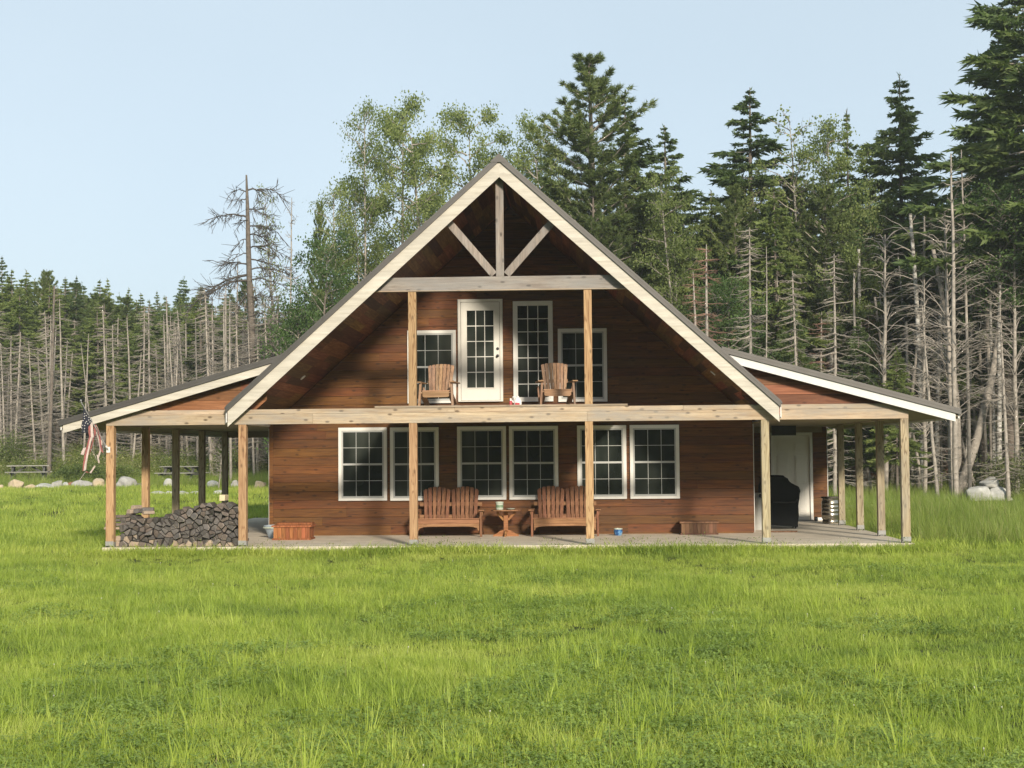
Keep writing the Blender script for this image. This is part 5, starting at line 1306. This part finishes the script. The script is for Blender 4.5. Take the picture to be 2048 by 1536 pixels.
# ------------------------------------------------------------------ boulders, bushes, picnic tables
def rockmat(name, c, lichen):
    return plain(name, c, .9, noise=.22, scale=5, bump=.5, dirt=(lichen, .6))
RM = dict(grey=rockmat('grey_granite', (.34,.33,.31), (.20,.20,.17)), tan=rockmat('tan_boulder', (.46,.37,.25), (.30,.25,.17)), white=rockmat('pale_boulder', (.42,.42,.39), (.24,.23,.19)), red=rockmat('rust_boulder', (.26,.12,.075), (.12,.07,.05)), dark=rockmat('dark_boulder', (.13,.12,.11), (.08,.08,.06)))
def rock(cx, y, w, h, d, mat, label, group=None, base=None, z=None, seed=None):
    g = random.Random(seed if seed is not None else int(cx*100)); bm = __import__('bmesh').new(); import bmesh
    bmesh.ops.create_icosphere(bm, subdivisions=4, radius=1); o1 = Vector((g.uniform(0, 50), g.uniform(0, 50), 0))
    planes = [(Vector((g.gauss(0, 1), g.gauss(0, 1), g.gauss(0, .8))).normalized(), g.uniform(.58, .85)) for _ in range(11)]
    for v in bm.verts:
        p = v.co.copy()
        for n, dd in planes:
            k = p.dot(n)
            if k > dd: p -= n*(k-dd)*.97
        p *= 1+.16*mnoise.noise(p*1.6+o1)+.05*mnoise.noise(p*5+o1)
        v.co = Vector((p.x*w/2/.9, p.y*d/2/.9, max(-.35, p.z)*h/1.15+h*.22))
    me = bpy.data.meshes.new('boulder'); bm.to_mesh(me); bm.free(); me.materials.append(RM[mat]); me.polygons.foreach_set('use_smooth', [True]*len(me.polygons))
    o = bpy.data.objects.new('boulder', me); COL.objects.link(o); o.location = (cx, y, (zg(cx, y) if z is None else z)); o.rotation_euler = (0, 0, g.uniform(-.3, .3))
    return tag(o, label, 'boulder', group)
def rock_px(x0, x1, ytop, Y, mat, label, group=None, k=.8):
    a, b = at(x0, ytop, Y), at(x1, ytop, Y); cx = (a.x+b.x)/2; w = b.x-a.x; h = min(max(.22, a.z-zg(cx, Y)), .85*w); return rock(cx, Y, w, h, w*k, mat, label, group)
G1 = 'boulders lined up along the left lawn edge'
for a in [(-14, 9, 968, 'tan', 'tan boulder cut by the left edge of the picture'), (15, 49, 960, 'tan', 'large peaked tan boulder in front of the picnic table at far left'), (48, 72, 974, 'tan', 'small low tan boulder right of the peaked one'),
          (69, 117, 969, 'white', 'wide pale rounded boulder in the left row'), (104, 126, 959, 'grey', 'upright light grey boulder behind the wide pale one'), (122, 138, 964, 'white', 'narrow pale boulder beside the rust red one'),
          (134, 149, 960, 'red', 'small rust red boulder in the left row'), (147, 190, 960, 'grey', 'long flat topped grey boulder left of the flag tip'), (185, 214, 957, 'tan', 'orange tan boulder just left of the porch corner post'),
          (234, 272, 955, 'grey', 'rounded grey boulder seen between the first two left posts'), (272, 284, 952, 'dark', 'small dark boulder beside the second left post'), (328, 347, 951, 'white', 'pale boulder behind the third left post'),
          (413, 440, 962, 'white', 'pale boulder seen between the fourth and fifth left posts'), (462, 482, 962, 'grey', 'grey boulder left of the stout front post'), (508, 532, 958, 'tan', 'tan boulder in the gap between post and house wall')]:
    rock_px(a[0], a[1], a[2], 33.2+.5*math.sin(a[0]), a[3], a[4], G1)
rock_px(457, 479, 929, 44, 'white', 'flat pale boulder far behind the left porch, near the forest')
for k, (x0, x1, yt) in enumerate([(299, 330, 994), (330, 352, 992), (352, 378, 990), (380, 402, 988), (425, 448, 985)]):
    a, b = at(x0, yt, 27), at(x1, yt, 27); rock((a.x+b.x)/2, 27, b.x-a.x, .16, .5, 'white', 'low flat pale stone lying in the lawn beyond the left posts', 'flat stones in the lawn', seed=k)
rock_px(1930, 1982, 973, 24, 'white', 'large white boulder, left one of the pile in the tall grass at right')
rock_px(1972, 2027, 977, 24.1, 'white', 'large white boulder, right one of the pile in the tall grass')
p = at(1980, 965, 24.3); rock(p.x, 24.4, .62, .35, .5, 'white', 'smaller white boulder on top of the pile at right', z=p.z-.15)

pw = wood('grey_picnic_wood', (.17,.165,.14), (.27,.265,.23), (.38,.37,.33), 'x', grain=8, var=.3, weather=.3)
pdk = wood('dark_picnic_frame', (.05,.05,.048), (.08,.08,.075), (.12,.12,.11), 'z', grain=8, var=.3)
def picnic(x, y, rz, label):
    t = empty('picnic_table', (x, y, zg(x, y)), rz, label, 'picnic table', 'picnic tables')
    mb = MB()
    for k in range(5): mb.box(-.95, .95, -.36+k*.146, -.36+k*.146+.138, .71, .75)
    mb.build('tabletop', pw, t)
    for s_ in (-1, 1):
        mb = MB(); mb.box(-.95, .95, s_*.70-.14, s_*.70-.004, .42, .46); mb.box(-.95, .95, s_*.70+.004, s_*.70+.14, .42, .46); mb.build('bench', pw, t)
        mb = MB()
        for q in (-1, 1): mb.bar((s_*.70, q*.16, .71), (s_*.70, q*.62, 0), .045, .10, 0, (1, 0, 0))
        mb.box(s_*.70-.068, s_*.70-.024, -.82, .82, .33, .418); mb.box(s_*.70-.068, s_*.70-.024, -.34, .34, .62, .708)
        mb.build('leg_frame', pdk, t)
        mb = MB(); mb.bar((s_*.66, 0, .36), (s_*.12, 0, .70), .08, .045); mb.build('brace', pdk, t)
p = at(58, 960, 40.5); picnic(p.x, 40.5, R_(12), 'weathered grey picnic table behind the boulders at far left')
p = at(364, 957, 40.0); picnic(p.x, 40.0, R_(-14), 'grey picnic table seen between the left porch posts')

def bush(name, x, y, w, h, n, size, mat, label, cat='bush', flat=False, seed=0, stems=7):
    g = np.random.default_rng(seed); L = Leaves(); tw = Tubes(4)
    tips = []
    for k in range(stems):
        a = g.uniform(0, 6.283); r = w/2*g.uniform(.2, .9); T = np.array([math.cos(a)*r, math.sin(a)*r*.7, h*g.uniform(.6, 1.0)*(1-.4*(r/(w/2))**2)]); S = np.linspace(0, 1, 6)[:, None]
        B = T*S+np.array([0, 0, .18*h])*np.sin(S*3.14)+np.cumsum(g.normal(0, .02, (6, 3)), 0); tw.add(B, .018*(1-S[:, 0])+.005); tips.append(B)
    for k in range(n):
        if flat:
            a = g.uniform(0, 6.283); r = math.sqrt(g.random()); q = np.array([math.cos(a)*r*w/2, math.sin(a)*r*w*.32, h*(1-r*r)**.5*g.uniform(.35, 1.0)*(1+.2*math.sin(a*5+r*9))]); d = np.array([math.cos(a), math.sin(a), .4])+g.normal(0, .5, 3)
        else:
            B = tips[g.integers(len(tips))]; q = B[g.integers(1, 6)]+g.normal(0, .12*max(w, h), 3)*.8; d = g.normal(0, 1, 3)
        if q[2] < .02: continue
        L.add(q, d, size*g.uniform(.6, 1.3), size*.5, g.random())
    t = empty(name, (x, y, zg(x, y)), 0, label, cat)
    for nm, me in (('stems', tw.mesh('stems', MT['deadtwig'])), ('foliage', L.mesh('foliage', mat, g, 'quad'))):
        c = bpy.data.objects.new(nm, me); COL.objects.link(c); c.parent = t
p = at(165, 955, 37); bush('juniper_bush', p.x, 37, 3.2, .85, 9000, .10, MT['spruce'], 'low spreading dark green bush behind the boulders left of the porch', flat=True, seed=3)
p = at(245, 955, 37.6); bush('juniper_bush', p.x, 37.6, 2.0, .75, 5500, .10, MT['spruce'], 'low dark green bush seen between the first two left posts', flat=True, seed=4)
p = at(2016, 940, 25.5); bush('leafy_shrub', p.x, 25.6, 2.2, 1.75, 1900, .11, leafmat('pale_shrub_leaves', (.11,.13,.05), (.20,.22,.10), (.33,.34,.19), .35), 'pale leafy shrub behind the white boulders at right', seed=6, stems=10)
p = at(365, 930, 42); bush('leafy_shrub', p.x+2.0, 43, 2.2, 1.9, 1500, .11, MT['leaf'], 'loose light green shrub behind the picnic table between the posts', seed=8, stems=9)
p = at(35, 905, 46); bush('leafy_shrub', p.x, 46, 3.2, 2.2, 3800, .10, MT['leaf'], 'rounded yellow green shrub at the forest foot, far left', seed=9, stems=9)
sap = proto('sapling', g_broad(120, 2.6, .6, .3, .018, 90, .07, 2, .4, .1), MT['dead'], MT['dead'], MT['leaf'], 2.6, 'quad')
tree_px(sap, 437, 893, 30, 'thin pale sapling with few leaves between the fourth and fifth left posts', 'sapling')
# leaning double trunk and pale trunks at right
def lean_trunk(px0, py0, px1, py1, Y, r0, r1, mat, label, cat='tree', twn=14, bend=0, group=None):
    a, b = at(px0, py0, Y), at(px1, py1, Y); a.z = zg(a.x, Y)-.1; g = np.random.default_rng(int(px0)); S = np.linspace(0, 1, 12)[:, None]; A_, B_2 = np.array(a)-np.array(a), np.array(b)-np.array(a)
    P = A_*(1-S)+B_2*S+np.array([bend, 0, 0])*np.sin(S*3.14)+np.cumsum(g.normal(0, .012, (12, 3)), 0); tr = Tubes(8); tr.add(P, r0*(1-S[:, 0])+r1*S[:, 0]); tw = Tubes(3)
    for k in range(twn):
        s_ = g.uniform(.3, 1); p_ = along(P, np.array([s_]))[0]; d = np.array([g.normal(), g.normal()*.6, g.uniform(-.1, .7)]); d /= np.linalg.norm(d); L_ = g.uniform(.5, 1.8)
        q = np.linspace(0, 1, 6)[:, None]; tw.add(p_+d*q*L_-np.array([0, 0, .25])*q*q*L_+np.cumsum(g.normal(0, .03, (6, 3)), 0), .018*(1-q[:, 0])+.005)
    t = empty('leaning_tree' if group is None else 'slim_tree', tuple(a), 0, label, cat, group)
    for nm, me in (('trunk', tr.mesh('trunk', mat)), ('branches', tw.mesh('branches', MT['deadtwig']))):
        c = bpy.data.objects.new(nm, me); COL.objects.link(c); c.parent = t
lean_trunk(1912, 985, 2000, 640, 27, .19, .10, MT['dead'], 'stout grey trunk leaning right at the edge of the right forest', twn=18, bend=.25)
lean_trunk(1916, 985, 1862, 480, 27.3, .16, .07, MT['dead'], 'grey trunk forking left from the foot of the leaning trunk', twn=22, bend=.3)
lean_trunk(1850, 990, 1822, 420, 26.5, .12, .06, MT['birch'], 'slim speckled pale trunk just right of the porch roof tip', twn=16, bend=.1)
lean_trunk(1873, 975, 1885, 480, 28, .09, .05, MT['birch'], 'thin speckled pale trunk between the porch corner and the leaning trunk', twn=16, bend=-.1)
tr_ = random.Random(19)
DC = [proto('dead_spruce', g_dead(q, 10, .08, 2.3, 1.0, .25, .55, -.95, 1.1), MT['dead'], MT['dead'], None, 10) for q in (131, 132)]
for px_, py_, Y_ in ((1893, 420, 25), (1760, 470, 27), (2020, 470, 26), (1840, 560, 25.5)):
    tree_px(DC[int(px_) % 2], px_, py_, Y_, 'dead tree with long arching bare branches at the front of the right forest', 'dead tree', 'dead trees with arching branches', 1.15)
for k in range(18):
    px_ = 1735+17*k+tr_.uniform(-14, 14)
    lean_trunk(px_, 978, px_+tr_.uniform(-90, 70), tr_.uniform(480, 720), tr_.uniform(27.5, 33), tr_.uniform(.05, .11), tr_.uniform(.03, .05), MT['birch'] if tr_.random() < .4 else MT['dead'], 'slim pale bare trunk in the crowd at the front of the right forest', twn=int(tr_.uniform(10, 22)), bend=tr_.uniform(-.3, .3), group='slim pale trunks at the front of the right forest')
lean_trunk(1985, 985, 1960, 500, 28.5, .12, .06, MT['dead'], 'mottled grey trunk behind the white boulders', twn=18, bend=.1)
lean_trunk(1663, 975, 1658, 560, 30, .16, .10, MT['birch'], 'thick black and white birch trunk seen beside the porch end wall', 'birch', twn=16, bend=.05)
lean_trunk(1730, 975, 1716, 500, 30, .10, .06, MT['birch'], 'pale birch trunk seen between the right porch posts', 'birch', twn=12)
lean_trunk(98, 930, 108, 575, 43.5, .11, .05, MT['bark'], 'stout pale trunk at the front of the left forest', twn=22)
mb = MB(); a, b = at(1688, 1016, 17), at(1806, 1018, 17); mb.box(0, b.x-a.x, -.1, .1, 0, .2); o = mb.build('landscape_timber', pw, bevel=.02); o.location = (a.x, 17, zg(a.x, 17)+.02)
tag(o, 'weathered grey timber lying in the grass behind the right porch posts', 'timber')

# ------------------------------------------------------------------ thin smoky air
m = bpy.data.materials.new('smoky_air'); m.use_nodes = True; t = m.node_tree; t.nodes.clear()
o_ = t.nodes.new('ShaderNodeOutputMaterial'); v = t.nodes.new('ShaderNodeVolumePrincipled')
v.inputs['Color'].default_value = (.86, .90, .93, 1); v.inputs['Density'].default_value = 0.0006; v.inputs['Anisotropy'].default_value = 0.2
t.links.new(v.outputs[0], o_.inputs['Volume'])
mb = MB(); mb.box(-310, 310, -260, 330, -2.0, 27.0); hz_ = mb.build('haze', m); tag(hz_, kind='stuff'); hz_["label"] = 'thin pale smoky air'
scene.cycles.volume_bounces = 1
